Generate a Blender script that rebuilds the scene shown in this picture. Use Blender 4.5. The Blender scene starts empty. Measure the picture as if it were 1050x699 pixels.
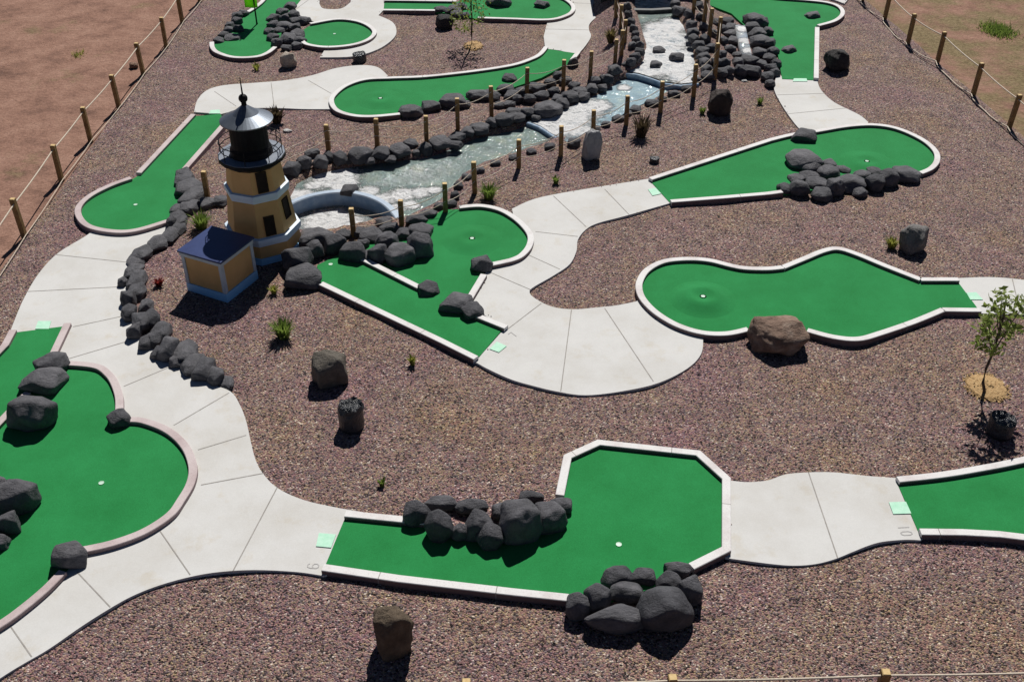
import bpy, bmesh, math, random
import numpy as np
from mathutils import Vector, Matrix, noise
from mathutils.geometry import tessellate_polygon
random.seed(7)
SC = bpy.context.scene
COL = SC.collection
R = math.radians

# ------------------------------------------------------------------ camera
H, TH, F = 10.5, R(36.25), 1100.0
CT, ST = math.cos(TH), math.sin(TH)
FWD = Vector((0, CT, -ST)); UP = Vector((0, ST, CT)); CAM = Vector((0, 0, H))

def un(px, py, z=0.0):
    d = Vector(((px-525), 0, 0)) + UP*(349.5-py) + FWD*F
    t = (z-H)/d.z
    return CAM + d*t

def ppm(P):
    return F/((P-CAM).dot(FWD))

def proj(P):
    v = P-CAM; d = v.dot(FWD)
    return 525+F*v.x/d, 349.5-F*v.dot(UP)/d

def z_for_py(x, y, py):
    lo, hi = -1.0, 9.0
    for _ in range(50):
        m = (lo+hi)/2
        if proj(Vector((x, y, m)))[1] > py: lo = m
        else: hi = m
    return (lo+hi)/2

cam = bpy.data.cameras.new('camera'); camo = bpy.data.objects.new('camera', cam); COL.objects.link(camo)
camo.location = CAM; camo.rotation_euler = (math.pi/2-TH, 0, 0)
cam.sensor_width = 36; cam.lens = 36*F/1050; cam.clip_end = 3000; cam.clip_start = .05
SC.camera = camo

# ------------------------------------------------------------------ light
SUN_AZ, SUN_EL = R(9.8), R(50)
w = bpy.data.worlds.new('World'); SC.world = w; w.use_nodes = True
nt = w.node_tree; bg = nt.nodes['Background']
sky = nt.nodes.new('ShaderNodeTexSky'); sky.sky_type = 'NISHITA'; sky.sun_disc = False
sky.sun_elevation = SUN_EL; sky.sun_rotation = SUN_AZ; sky.air_density = .55; sky.dust_density = .1; sky.altitude = 3000
nt.links.new(sky.outputs[0], bg.inputs[0]); bg.inputs[1].default_value = .05
sd = Vector((math.sin(SUN_AZ)*math.cos(SUN_EL), math.cos(SUN_AZ)*math.cos(SUN_EL), math.sin(SUN_EL)))
sl = bpy.data.lights.new('sun', 'SUN'); sl.energy = 5.0; sl.angle = R(.5); sl.color = (1, .965, .91)
so = bpy.data.objects.new('sun', sl); COL.objects.link(so); so.location = sd*60
so.rotation_euler = sd.to_track_quat('Z', 'Y').to_euler()
vs = SC.view_settings; vs.view_transform = 'Standard'; vs.look = 'None'; vs.gamma = 1; vs.use_curve_mapping = False
vs.exposure = -.05
SC.cycles.diffuse_bounces = 1; SC.cycles.max_bounces = 6

# ------------------------------------------------------------------ materials
def newmat(name):
    m = bpy.data.materials.new(name); m.use_nodes = True
    t = m.node_tree; return m, t, t.nodes['Principled BSDF']

def N(t, typ, **kw):
    n = t.nodes.new(typ)
    for k, v in kw.items(): setattr(n, k, v)
    return n

def ramp(t, stops, interp='LINEAR'):
    n = t.nodes.new('ShaderNodeValToRGB'); cr = n.color_ramp; cr.interpolation = interp
    while len(cr.elements) < len(stops): cr.elements.new(.5)
    for e, (p, c) in zip(cr.elements, stops):
        e.position = p; e.color = (*c, 1) if len(c) == 3 else c
    return n

def pos(t):
    return N(t, 'ShaderNodeNewGeometry').outputs['Position']

def noise_n(t, vec, scale, detail=4, rough=.6):
    n = N(t, 'ShaderNodeTexNoise'); n.inputs['Scale'].default_value = scale
    n.inputs['Detail'].default_value = detail; n.inputs['Roughness'].default_value = rough
    t.links.new(vec, n.inputs['Vector']); return n

def mix(t, a, b, fac, mode='MIX'):
    n = N(t, 'ShaderNodeMix', data_type='RGBA', blend_type=mode)
    for s, v in ((6, a), (7, b), (0, fac)):
        if isinstance(v, (tuple, list)): n.inputs[s].default_value = (*v, 1)
        elif isinstance(v, (int, float)): n.inputs[s].default_value = v
        else: t.links.new(v, n.inputs[s])
    return n.outputs[2]

def bump(t, p, height, strength=.5, dist=.02):
    b = N(t, 'ShaderNodeBump'); b.inputs['Strength'].default_value = strength; b.inputs['Distance'].default_value = dist
    t.links.new(height, b.inputs['Height']); t.links.new(b.outputs[0], p.inputs['Normal']); return b

def simple(name, c1, c2, scale=6, rough=.7, bscale=40, bstr=.3, bdist=.01, obj=False, spec=.4, metal=0, lo=.35, hi=.65):
    m, t, p = newmat(name)
    v = N(t, 'ShaderNodeTexCoord').outputs['Object'] if obj else pos(t)
    n = noise_n(t, v, scale, 6, .62)
    r = ramp(t, [(lo, c1), (hi, c2)]); t.links.new(n.outputs[0], r.inputs[0])
    t.links.new(r.outputs[0], p.inputs['Base Color'])
    p.inputs['Roughness'].default_value = rough; p.inputs['Specular IOR Level'].default_value = spec
    p.inputs['Metallic'].default_value = metal
    if bstr:
        n2 = noise_n(t, v, bscale, 5, .65); bump(t, p, n2.outputs[0], bstr, bdist)
    return m

def gravel_mat():
    m, t, p = newmat('gravel')
    P = pos(t)
    v = N(t, 'ShaderNodeTexVoronoi'); v.inputs['Scale'].default_value = 44; t.links.new(P, v.inputs['Vector'])
    sep = N(t, 'ShaderNodeSeparateColor'); t.links.new(v.outputs['Color'], sep.inputs[0])
    r = ramp(t, [(0, (.04, .03, .03)), (.15, (.245, .142, .135)), (.30, (.325, .205, .175)), (.42, (.165, .118, .13)),
                 (.55, (.345, .262, .168)), (.66, (.22, .18, .175)), (.76, (.30, .178, .172)), (.87, (.42, .33, .255)), (.965, (.62, .55, .48))], 'CONSTANT')
    t.links.new(sep.outputs[0], r.inputs[0])
    big = noise_n(t, P, .55, 4, .6)
    rb = ramp(t, [(.32, (1.02, .88, 1.0)), (.5, (1.0, .97, .96)), (.68, (1.08, 1.02, .84))]); t.links.new(big.outputs[0], rb.inputs[0])
    c = mix(t, r.outputs[0], rb.outputs[0], 1.0, 'MULTIPLY')
    med = noise_n(t, P, 3.0, 5, .65)
    rm = ramp(t, [(.3, (.72, .72, .74)), (.7, (1.18, 1.16, 1.13))]); t.links.new(med.outputs[0], rm.inputs[0])
    c = mix(t, c, rm.outputs[0], 1.0, 'MULTIPLY')
    t.links.new(c, p.inputs['Base Color']); p.inputs['Roughness'].default_value = .8; p.inputs['Specular IOR Level'].default_value = .3
    # stones: domed cells of random height
    inv = N(t, 'ShaderNodeMath', operation='MULTIPLY_ADD'); t.links.new(v.outputs['Distance'], inv.inputs[0])
    inv.inputs[1].default_value = -1.2; t.links.new(sep.outputs[1], inv.inputs[2])
    bump(t, p, inv.outputs[0], 1.0, .019)
    return m

def dirt_mat():
    m, t, p = newmat('bare_dirt')
    P = pos(t)
    n = noise_n(t, P, 1.3, 8, .68); r = ramp(t, [(.3, (.17, .098, .075)), (.48, (.30, .172, .128)), (.72, (.40, .245, .185))])
    t.links.new(n.outputs[0], r.inputs[0])
    # drier grass to the right of the lot and sparse tufts to the left
    sx = N(t, 'ShaderNodeSeparateXYZ'); t.links.new(P, sx.inputs[0])
    mr = N(t, 'ShaderNodeMapRange'); t.links.new(sx.outputs[0], mr.inputs[0])
    mr.inputs[1].default_value = -8; mr.inputs[2].default_value = 16; mr.inputs[3].default_value = -.08; mr.inputs[4].default_value = .13
    g = noise_n(t, P, .5, 6, .7); ad = N(t, 'ShaderNodeMath', operation='ADD')
    t.links.new(g.outputs[0], ad.inputs[0]); t.links.new(mr.outputs[0], ad.inputs[1])
    gm = ramp(t, [(.52, (0, 0, 0)), (.66, (1, 1, 1))]); t.links.new(ad.outputs[0], gm.inputs[0])
    f = noise_n(t, P, 14, 5, .7); gr = ramp(t, [(.35, (.11, .10, .04)), (.6, (.26, .225, .115))]); t.links.new(f.outputs[0], gr.inputs[0])
    k = N(t, 'ShaderNodeMath', operation='MULTIPLY'); t.links.new(gm.outputs[0], k.inputs[0]); k.inputs[1].default_value = .72
    c = mix(t, r.outputs[0], gr.outputs[0], k.outputs[0])
    fine = noise_n(t, P, 22, 4, .7); rf = ramp(t, [(.3, (.6, .58, .56)), (.6, (1.1, 1.1, 1.1))]); t.links.new(fine.outputs[0], rf.inputs[0])
    c = mix(t, c, rf.outputs[0], .8, 'MULTIPLY')
    t.links.new(c, p.inputs['Base Color']); p.inputs['Roughness'].default_value = .95; p.inputs['Specular IOR Level'].default_value = .1
    s = noise_n(t, P, 9, 8, .7); bump(t, p, s.outputs[0], .8, .06)
    return m

def turf_mat():
    m, t, p = newmat('artificial_turf')
    P = pos(t)
    n = noise_n(t, P, 1.1, 4, .6); r = ramp(t, [(.3, (.014, .195, .048)), (.7, (.021, .245, .068))]); t.links.new(n.outputs[0], r.inputs[0])
    f = noise_n(t, P, 130, 3, .7); rf = ramp(t, [(.3, (.66, .72, .66)), (.7, (1.25, 1.22, 1.25))]); t.links.new(f.outputs[0], rf.inputs[0])
    c = mix(t, r.outputs[0], rf.outputs[0], .9, 'MULTIPLY')
    g = noise_n(t, P, 6.5, 6, .75); rg = ramp(t, [(.3, (.94, .96, .94)), (.7, (1.06, 1.04, 1.07))]); t.links.new(g.outputs[0], rg.inputs[0])
    c = mix(t, c, rg.outputs[0], 1.0, 'MULTIPLY')
    t.links.new(c, p.inputs['Base Color']); p.inputs['Roughness'].default_value = .9; p.inputs['Specular IOR Level'].default_value = .15
    bump(t, p, f.outputs[0], .5, .008)
    p.inputs['Sheen Weight'].default_value = .22; p.inputs['Sheen Roughness'].default_value = .45; p.inputs['Sheen Tint'].default_value = (.55, 1, .65, 1)
    return m

def concrete_mat():
    m, t, p = newmat('concrete')
    P = pos(t)
    n = noise_n(t, P, .8, 6, .65); r = ramp(t, [(.3, (.55, .535, .505)), (.55, (.62, .615, .60)), (.75, (.66, .652, .632))]); t.links.new(n.outputs[0], r.inputs[0])
    s = noise_n(t, P, 1.9, 5, .7); rs = ramp(t, [(.56, (1, 1, 1)), (.78, (.90, .84, .74))]); t.links.new(s.outputs[0], rs.inputs[0])
    c = mix(t, r.outputs[0], rs.outputs[0], 1.0, 'MULTIPLY')
    f = noise_n(t, P, 60, 4, .7); rf = ramp(t, [(.3, (.93, .93, .93)), (.7, (1.04, 1.04, 1.04))]); t.links.new(f.outputs[0], rf.inputs[0])
    c = mix(t, c, rf.outputs[0], 1.0, 'MULTIPLY')
    t.links.new(c, p.inputs['Base Color']); p.inputs['Roughness'].default_value = .85; p.inputs['Specular IOR Level'].default_value = .2
    bump(t, p, f.outputs[0], .15, .004)
    return m

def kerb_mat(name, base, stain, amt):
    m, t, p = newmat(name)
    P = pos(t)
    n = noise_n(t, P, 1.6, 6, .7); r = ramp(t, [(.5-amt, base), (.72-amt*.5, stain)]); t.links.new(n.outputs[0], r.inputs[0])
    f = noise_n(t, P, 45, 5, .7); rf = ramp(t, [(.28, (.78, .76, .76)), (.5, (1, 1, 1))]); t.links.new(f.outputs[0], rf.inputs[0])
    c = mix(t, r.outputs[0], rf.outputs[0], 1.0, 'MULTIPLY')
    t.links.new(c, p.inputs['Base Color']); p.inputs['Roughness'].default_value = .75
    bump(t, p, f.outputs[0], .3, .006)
    return m

def rock_mat(name, c1, c2, c3, scale=5, bstr=.5):
    m, t, p = newmat(name)
    v = N(t, 'ShaderNodeTexCoord').outputs['Object']
    oi = N(t, 'ShaderNodeObjectInfo'); ad = N(t, 'ShaderNodeVectorMath', operation='ADD')
    sc = N(t, 'ShaderNodeVectorMath', operation='SCALE'); t.links.new(oi.outputs['Location'], sc.inputs[0]); sc.inputs[3].default_value = 3.1
    t.links.new(v, ad.inputs[0]); t.links.new(sc.outputs[0], ad.inputs[1])
    n = noise_n(t, ad.outputs[0], scale*.45, 8, .68); r = ramp(t, [(.3, c1), (.5, c2), (.75, c3)]); t.links.new(n.outputs[0], r.inputs[0])
    rr = ramp(t, [(0, (.78, .78, .8)), (1, (1.22, 1.2, 1.2))]); t.links.new(oi.outputs['Random'], rr.inputs[0])
    c = mix(t, r.outputs[0], rr.outputs[0], 1.0, 'MULTIPLY')
    t.links.new(c, p.inputs['Base Color']); p.inputs['Roughness'].default_value = .72; p.inputs['Specular IOR Level'].default_value = .35
    b = noise_n(t, ad.outputs[0], scale*1.6, 8, .7); bump(t, p, b.outputs[0], bstr, .05)
    return m

def water_mat(name, deep, blobs, rough=.06, wscale=5, thr=.0, fstops=(.30, .38, .46), fsc=5.5):
    m, t, p = newmat(name)
    P = pos(t)
    nd = noise_n(t, P, 2.2, 5, .65)
    acc = None
    for (c, rad) in blobs:
        d = N(t, 'ShaderNodeVectorMath', operation='DISTANCE'); t.links.new(P, d.inputs[0]); d.inputs[1].default_value = c
        mr = N(t, 'ShaderNodeMapRange'); t.links.new(d.outputs['Value'], mr.inputs[0])
        mr.inputs[1].default_value = rad*.35; mr.inputs[2].default_value = rad*1.15; mr.inputs[3].default_value = 1; mr.inputs[4].default_value = 0
        if acc is None: acc = mr.outputs[0]
        else:
            mx = N(t, 'ShaderNodeMath', operation='MAXIMUM'); t.links.new(acc, mx.inputs[0]); t.links.new(mr.outputs[0], mx.inputs[1]); acc = mx.outputs[0]
    fn = noise_n(t, P, 7, 9, .8)
    a = N(t, 'ShaderNodeMath', operation='MULTIPLY_ADD'); t.links.new(fn.outputs[0], a.inputs[0]); a.inputs[1].default_value = 1.5; a.inputs[2].default_value = -1.12+thr
    if acc is not None:
        s = N(t, 'ShaderNodeMath', operation='ADD'); t.links.new(a.outputs[0], s.inputs[0]); t.links.new(acc, s.inputs[1]); a = s
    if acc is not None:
        fb = noise_n(t, P, 26, 3, .6); rb2 = ramp(t, [(.60, (0, 0, 0)), (.68, (.75, .75, .75))]); t.links.new(fb.outputs[0], rb2.inputs[0])  # fine foam flecks that also paint sun glints onto the water colour
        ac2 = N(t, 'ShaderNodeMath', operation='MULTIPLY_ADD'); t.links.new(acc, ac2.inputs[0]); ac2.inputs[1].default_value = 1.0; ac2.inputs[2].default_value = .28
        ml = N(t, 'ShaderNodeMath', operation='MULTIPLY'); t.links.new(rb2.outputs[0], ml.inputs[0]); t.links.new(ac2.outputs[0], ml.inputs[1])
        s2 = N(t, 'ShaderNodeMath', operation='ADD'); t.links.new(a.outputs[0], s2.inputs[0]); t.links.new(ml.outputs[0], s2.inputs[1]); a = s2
    fm = ramp(t, [(.24, (0, 0, 0)), (.55, (1, 1, 1))]); t.links.new(a.outputs[0], fm.inputs[0])
    dc = ramp(t, [(.3, tuple(x*.62 for x in deep)), (.5, deep), (.72, (deep[0]*1.25, deep[1]*1.12, deep[2]*.95))]); t.links.new(nd.outputs[0], dc.inputs[0])
    fz = noise_n(t, P, fsc, 10, .86); fcol = ramp(t, [(fstops[0], (.22, .29, .34)), (fstops[1], (.66, .71, .75)), (fstops[2], (1, 1, 1))]); t.links.new(fz.outputs[0], fcol.inputs[0])
    c = mix(t, dc.outputs[0], fcol.outputs[0], fm.outputs[0]); t.links.new(c, p.inputs['Base Color'])
    rr = ramp(t, [(0, (rough,)*3), (1, (.55,)*3)]); t.links.new(fm.outputs[0], rr.inputs[0]); t.links.new(rr.outputs[0], p.inputs['Roughness'])
    p.inputs['IOR'].default_value = 1.33
    wv = noise_n(t, P, wscale, 4, .6)
    ff = N(t, 'ShaderNodeMath', operation='MULTIPLY'); t.links.new(fn.outputs[0], ff.inputs[0]); t.links.new(fm.outputs[0], ff.inputs[1])
    sm = N(t, 'ShaderNodeMath', operation='MULTIPLY_ADD'); t.links.new(ff.outputs[0], sm.inputs[0]); sm.inputs[1].default_value = 3.0; t.links.new(wv.outputs[0], sm.inputs[2])
    bump(t, p, sm.outputs[0], .8, .06)
    return m

M_GRAVEL = gravel_mat(); M_DIRT = dirt_mat(); M_TURF = turf_mat(); M_CONC = concrete_mat()
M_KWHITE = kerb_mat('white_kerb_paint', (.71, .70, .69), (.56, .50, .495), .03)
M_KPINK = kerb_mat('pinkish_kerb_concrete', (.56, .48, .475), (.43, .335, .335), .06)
M_KSIDE = kerb_mat('dark_kerb_side', (.17, .115, .115), (.11, .07, .07), .03)  # kerb sides in a darker brown than the white tops
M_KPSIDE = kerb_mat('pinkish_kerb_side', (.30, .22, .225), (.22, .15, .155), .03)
M_ROCK = rock_mat('dark_rock', (.050, .050, .056), (.086, .086, .095), (.145, .143, .155), 6, .8)
M_JOINT = simple('path_joint', (.27, .25, .23), (.36, .34, .32), 8, .9, bstr=0)
M_POST = simple('post_wood', (.19, .11, .04), (.33, .205, .08), 9, .75, 60, .4)
M_POSTTOP = simple('post_end_grain', (.55, .38, .16), (.66, .48, .23), 30, .7, 90, .3)
M_ROPE = simple('rope_fibre', (.55, .46, .36), (.70, .61, .50), 40, .9, 120, .5)
M_MINT = simple('mint_tee_paint', (.40, .72, .53), (.52, .79, .63), 14, .8, bstr=.1)
M_CUP = simple('cup_liner', (.46, .66, .52), (.55, .72, .6), 12, .5, bstr=0)
M_MARK = simple('stamped_line', (.38, .37, .36), (.45, .44, .43), 30, .9, bstr=0)

# ------------------------------------------------------------------ mesh helpers
def link(name, me, mats=None, parent=None):
    o = bpy.data.objects.new(name, me); COL.objects.link(o)
    if mats is not None:
        for m in (mats if isinstance(mats, (list, tuple)) else [mats]): me.materials.append(m)
    if parent: o.parent = parent
    return o

def bmobj(name, bm, mats, parent=None, smooth=False):
    bmesh.ops.recalc_face_normals(bm, faces=bm.faces)
    me = bpy.data.meshes.new(name); bm.to_mesh(me); bm.free()
    if smooth:
        for p in me.polygons: p.use_smooth = True
    return link(name, me, mats, parent)

def tag(o, label=None, cat=None, group=None, kind=None):
    if label: o['label'] = label
    if cat: o['category'] = cat
    if group: o['group'] = group
    if kind: o['kind'] = kind
    return o

def thing(name, loc, label, cat, group=None, rz=0):
    o = bpy.data.objects.new(name, None); COL.objects.link(o); o.location = loc; o.rotation_euler = (0, 0, rz)
    o.empty_display_size = .2
    return tag(o, label, cat, group)

ORD = ['first', 'second', 'third', 'fourth', 'fifth', 'sixth', 'seventh', 'eighth', 'ninth', 'tenth', 'eleventh', 'twelfth',
       'thirteenth', 'fourteenth', 'fifteenth', 'sixteenth', 'seventeenth', 'eighteenth', 'nineteenth', 'twentieth']
def ordinal(i):
    if i < 20: return ORD[i]
    tens = {2: 'twenty', 3: 'thirty', 4: 'forty', 5: 'fifty', 6: 'sixty', 7: 'seventy'}
    n = i+1; a, b = divmod(n, 10)
    return {2: 'twentieth', 3: 'thirtieth', 4: 'fortieth', 5: 'fiftieth', 6: 'sixtieth', 7: 'seventieth'}[a] if b == 0 else tens[a]+'-'+ORD[b-1]

def catmull(pts, n=5, closed=False):
    out = []; L = len(pts)
    if L < 3: return list(pts)
    for i in range(L-1):
        p0 = pts[max(i-1, 0)]; p1 = pts[i]; p2 = pts[i+1]; p3 = pts[min(i+2, L-1)]
        for k in range(n):
            t = k/n
            out.append(tuple(.5*((2*p1[j])+(-p0[j]+p2[j])*t+(2*p0[j]-5*p1[j]+4*p2[j]-p3[j])*t*t+(-p0[j]+3*p1[j]-3*p2[j]+p3[j])*t**3) for j in range(2)))
    out.append(tuple(pts[-1])); return out

def flat(bm, xy, z, skirt=None, mi=0):
    """polygon sheet at height z with an optional skirt going down by skirt"""
    vs_ = [bm.verts.new((x, y, z)) for x, y in xy]
    for tri in tessellate_polygon([[Vector((x, y, 0)) for x, y in xy]]):
        try: f = bm.faces.new([vs_[i] for i in tri]); f.material_index = mi
        except ValueError: pass
    for f in bm.faces:
        f.normal_update()
        if f.normal.z < 0: f.normal_flip()
    if skirt:
        lo = [bm.verts.new((x, y, z-skirt)) for x, y in xy]; n = len(xy)
        for i in range(n):
            j = (i+1) % n
            try: f = bm.faces.new((vs_[i], vs_[j], lo[j], lo[i])); f.material_index = mi
            except ValueError: pass

def sweep(bm, xy, width, ztop, zbot, bev=.015, mi=0, side=0, joints=False):
    """kerb along a polyline: a bevelled bar mitred at the corners"""
    P = [Vector((x, y)) for x, y in xy]
    Q = [P[0]]
    for p in P[1:]:
        if (p-Q[-1]).length > .01: Q.append(p)
    P = Q; rings = []
    h = width/2
    prof = [(-h, zbot), (-h, ztop-bev), (-h+bev, ztop), (h-bev, ztop), (h, ztop-bev), (h, zbot)]
    gapat = set()
    if joints:
        NP = [P[0]]; run = .6
        for a, b in zip(P, P[1:]):
            L = (b-a).length; d = (b-a)/L; pos_ = 0.0
            while run+L-pos_ >= 1.5:
                q = pos_+1.5-run
                if .03 < q < L-.03:
                    NP += [a+d*(q-.006), a+d*(q+.006)]; gapat.add(len(NP)-2)
                pos_ = q; run = 0.0
            run += L-pos_; NP.append(b)
        P = NP
    for i, p in enumerate(P):
        a = (P[i]-P[i-1]).normalized() if i > 0 else None
        b = (P[i+1]-P[i]).normalized() if i < len(P)-1 else None
        if a is None: a = b
        if b is None: b = a
        na = Vector((-a.y, a.x)); nb = Vector((-b.y, b.x)); n = (na+nb)
        n = n.normalized() if n.length > 1e-6 else na
        k = 1/max(.5, n.dot(na))
        rings.append([bm.verts.new((p.x+n.x*o*k, p.y+n.y*o*k, z)) for o, z in prof])
    for i, (r1, r2) in enumerate(zip(rings, rings[1:])):
        for j in range(5):
            f = bm.faces.new((r1[j], r1[j+1], r2[j+1], r2[j])); f.material_index = (mi if 0 < j < 4 else side) if i not in gapat else 2
    bm.faces.new(rings[0]); bm.faces.new(list(reversed(rings[-1])))

def tube(bm, pts, r, n=8, mi=0, r_end=None):
    rings = []; L = len(pts); pts = [Vector(p) for p in pts]
    for i, p in enumerate(pts):
        d = (pts[min(i+1, L-1)]-pts[max(i-1, 0)]).normalized()
        a = d.cross(Vector((0, 0, 1)));
        if a.length < 1e-3: a = d.cross(Vector((1, 0, 0)))
        a.normalize(); b = d.cross(a)
        rr = r if r_end is None else r+(r_end-r)*i/max(1, L-1)
        rings.append([bm.verts.new(p+a*rr*math.cos(2*math.pi*k/n)+b*rr*math.sin(2*math.pi*k/n)) for k in range(n)])
    for r1, r2 in zip(rings, rings[1:]):
        for k in range(n):
            f = bm.faces.new((r1[k], r1[(k+1) % n], r2[(k+1) % n], r2[k])); f.material_index = mi
    bm.faces.new(list(reversed(rings[0]))); bm.faces.new(rings[-1])

def lathe(bm, prof, n=24, c=(0, 0), mi=0, rot=0, cap=True):
    rings = []
    for (r, z) in prof:
        rings.append([bm.verts.new((c[0]+r*math.cos(rot+2*math.pi*k/n), c[1]+r*math.sin(rot+2*math.pi*k/n), z)) for k in range(n)])
    for r1, r2 in zip(rings, rings[1:]):
        for k in range(n):
            f = bm.faces.new((r1[k], r1[(k+1) % n], r2[(k+1) % n], r2[k])); f.material_index = mi
    if cap:
        f = bm.faces.new(list(reversed(rings[0]))); f.material_index = mi
        f = bm.faces.new(rings[-1]); f.material_index = mi

def box(bm, x0, x1, y0, y1, z0, z1, mi=0, mat=None):
    v = [bm.verts.new(Vector(c) if mat is None else mat @ Vector(c)) for c in
         ((x0, y0, z0), (x1, y0, z0), (x1, y1, z0), (x0, y1, z0), (x0, y0, z1), (x1, y0, z1), (x1, y1, z1), (x0, y1, z1))]
    for idx in ((0, 3, 2, 1), (4, 5, 6, 7), (0, 1, 5, 4), (1, 2, 6, 5), (2, 3, 7, 6), (3, 0, 4, 7)):
        f = bm.faces.new([v[i] for i in idx]); f.material_index = mi

# ------------------------------------------------------------------ stream layout and ground heights
ZT, ZM, ZP, ZB = .20, .05, -.05, -.32      # levels: rapids, middle reach, pond, plunge basin
LB = [(647, -30, ZT), (649, 8, ZT), (655, 30, ZT), (660, 47, ZT), (656, 66, ZT), (646, 73, ZT),
      (632, 82, ZM), (622, 92, ZM), (605, 101, ZM), (587, 108, ZM), (572, 115, ZM), (552, 123, ZM),
      (538, 128, ZP), (524, 133, ZP), (487, 141, ZP), (462, 151, ZP), (437, 161, ZP), (410, 164, ZP), (387, 166, ZP), (362, 170, ZP),
      (345, 173, ZP), (322, 178, ZP), (304, 186, ZP), (293, 204, ZP)]
BAS = [(288, 228, ZB), (292, 246, ZB), (318, 252, ZB), (348, 248, ZB), (372, 243, ZB), (396, 236, ZB)]
RB = [(414, 226, ZP), (434, 218, ZP), (452, 210, ZP), (463, 196, ZP), (478, 180, ZP), (500, 169, ZP), (525, 161, ZP), (550, 153, ZP), (578, 143, ZP),
      (600, 136, ZM), (625, 125, ZM), (650, 111, ZM), (685, 95, ZM), (709, 86, ZM),
      (716, 68, ZT), (712, 50, ZT), (703, 27, ZT), (692, 8, ZT), (690, -30, ZT)]
def uxy(px, py, z=0): v = un(px, py, z); return (v.x, v.y)
STREAM = np.array([uxy(*p) for p in LB+BAS+RB])
LEDGE1_Y = uxy(665, 78, ZT)[1]

def sdist(x, y):
    """signed distance to the stream outline, negative inside (numpy arrays)"""
    A = STREAM; B = np.roll(STREAM, -1, 0)
    best = np.full(x.shape, 1e9); ins = np.zeros(x.shape, bool)
    for (ax, ay), (bx, by) in zip(A, B):
        dx, dy = bx-ax, by-ay; t = np.clip(((x-ax)*dx+(y-ay)*dy)/(dx*dx+dy*dy+1e-12), 0, 1)
        best = np.minimum(best, np.hypot(x-ax-t*dx, y-ay-t*dy))
        c = ((ay > y) != (by > y)) & (x < (bx-ax)*(y-ay)/(by-ay+1e-12)+ax)
        ins ^= c
    return np.where(ins, -best, best)

def sst(a, b, v):
    t = np.clip((v-a)/(b-a), 0, 1); return t*t*(3-2*t)

def ground_h(x, y):
    x = np.asarray(x, float); y = np.asarray(y, float)
    u = .010*(np.sin(x*1.3+.7)*np.cos(y*1.1)+.7*np.sin(x*2.9+y*2.3)+.5*np.cos(x*4.7-y*3.9))
    d = sdist(x, y)
    bm_ = .30*sst(LEDGE1_Y-1.2, LEDGE1_Y+1.4, y)+.05*sst(LEDGE1_Y-9, LEDGE1_Y-4, y)
    out = u+bm_*(1-sst(.3, 1.3, d))
    dep = np.where(d < 0, sst(0, .32, -d), 0)
    return out*(1-dep)+(-.6)*dep

def gz(px, py):
    z = 0.0
    for _ in range(6):
        p = un(px, py, z); z = float(ground_h(np.array([p.x]), np.array([p.y]))[0]); z = max(z, -.08)
    return un(px, py, z)

# ------------------------------------------------------------------ ground

FL0, FL1 = uxy(25, 244), uxy(187, 23)         # left fence line
FR0, FR1 = uxy(1034.6, 131), uxy(907, 20)     # right fence line
FB0, FB1 = uxy(690, 694.5, .8), uxy(909, 688.5, .8)   # front fence line
def isect(a, b, c, d):
    (x1, y1), (x2, y2), (x3, y3), (x4, y4) = a, b, c, d
    t = ((x1-x3)*(y3-y4)-(y1-y3)*(x3-x4))/((x1-x2)*(y3-y4)-(y1-y2)*(x3-x4)); return (x1+t*(x2-x1), y1+t*(y2-y1))
YF = ((-50, 42.7), (50, 42.7))
cs = [isect(FL0, FL1, FB0, FB1), isect(FR0, FR1, FB0, FB1), isect(FR0, FR1, *YF), isect(FL0, FL1, *YF)]
cs = [(cs[0][0]+.25, cs[0][1]-.3), (cs[1][0]-.1, cs[1][1]-.3), (cs[2][0]-.1, cs[2][1]), (cs[3][0]+.25, cs[3][1])]
bm = bmesh.new()
outer = [(-400, -60), (400, -60), (400, 700), (-400, 700)]
vi = [bm.verts.new((x, y, -.03)) for x, y in cs]; vo = [bm.verts.new((x, y, -.03)) for x, y in outer]
for i in range(4): bm.faces.new((vo[i], vo[(i+1) % 4], vi[(i+1) % 4], vi[i]))
tag(bmobj('ground', bm, M_DIRT), 'bare reddish dirt ground with dry grass outside the fences', kind='structure')
gx0, gx1, gy0, gy1, st = -17.0, 17.5, 4.5, 43.0, .14
nx, ny = int((gx1-gx0)/st)+1, int((gy1-gy0)/st)+1
X, Y = np.meshgrid(np.linspace(gx0, gx1, nx), np.linspace(gy0, gy1, ny))
Z = ground_h(X, Y)
me = bpy.data.meshes.new('gravel')
verts = np.stack([X, Y, Z], -1).reshape(-1, 3)
ii = np.arange(nx*ny).reshape(ny, nx)
faces = np.stack([ii[:-1, :-1], ii[:-1, 1:], ii[1:, 1:], ii[1:, :-1]], -1).reshape(-1, 4)
me.from_pydata(verts.tolist(), [], faces.tolist())
bm = bmesh.new(); bm.from_mesh(me)
def cut(a, b, inside, off=.0):
    n = Vector((-(b[1]-a[1]), b[0]-a[0], 0)).normalized()
    if n.dot(Vector((inside[0]-a[0], inside[1]-a[1], 0))) < 0: n = -n
    bmesh.ops.bisect_plane(bm, geom=bm.verts[:]+bm.edges[:]+bm.faces[:], plane_co=Vector((a[0], a[1], 0))-n*off, plane_no=n, clear_inner=True)
cut(FL0, FL1, (0, 18), .0); cut(FR0, FR1, (0, 18), .1)
cut(FB0, FB1, (0, 18), .6)
tag(bmobj('gravel', bm, M_GRAVEL, smooth=True), 'mauve and tan landscaping gravel bed of the golf course', kind='structure')

POLY = []
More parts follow.
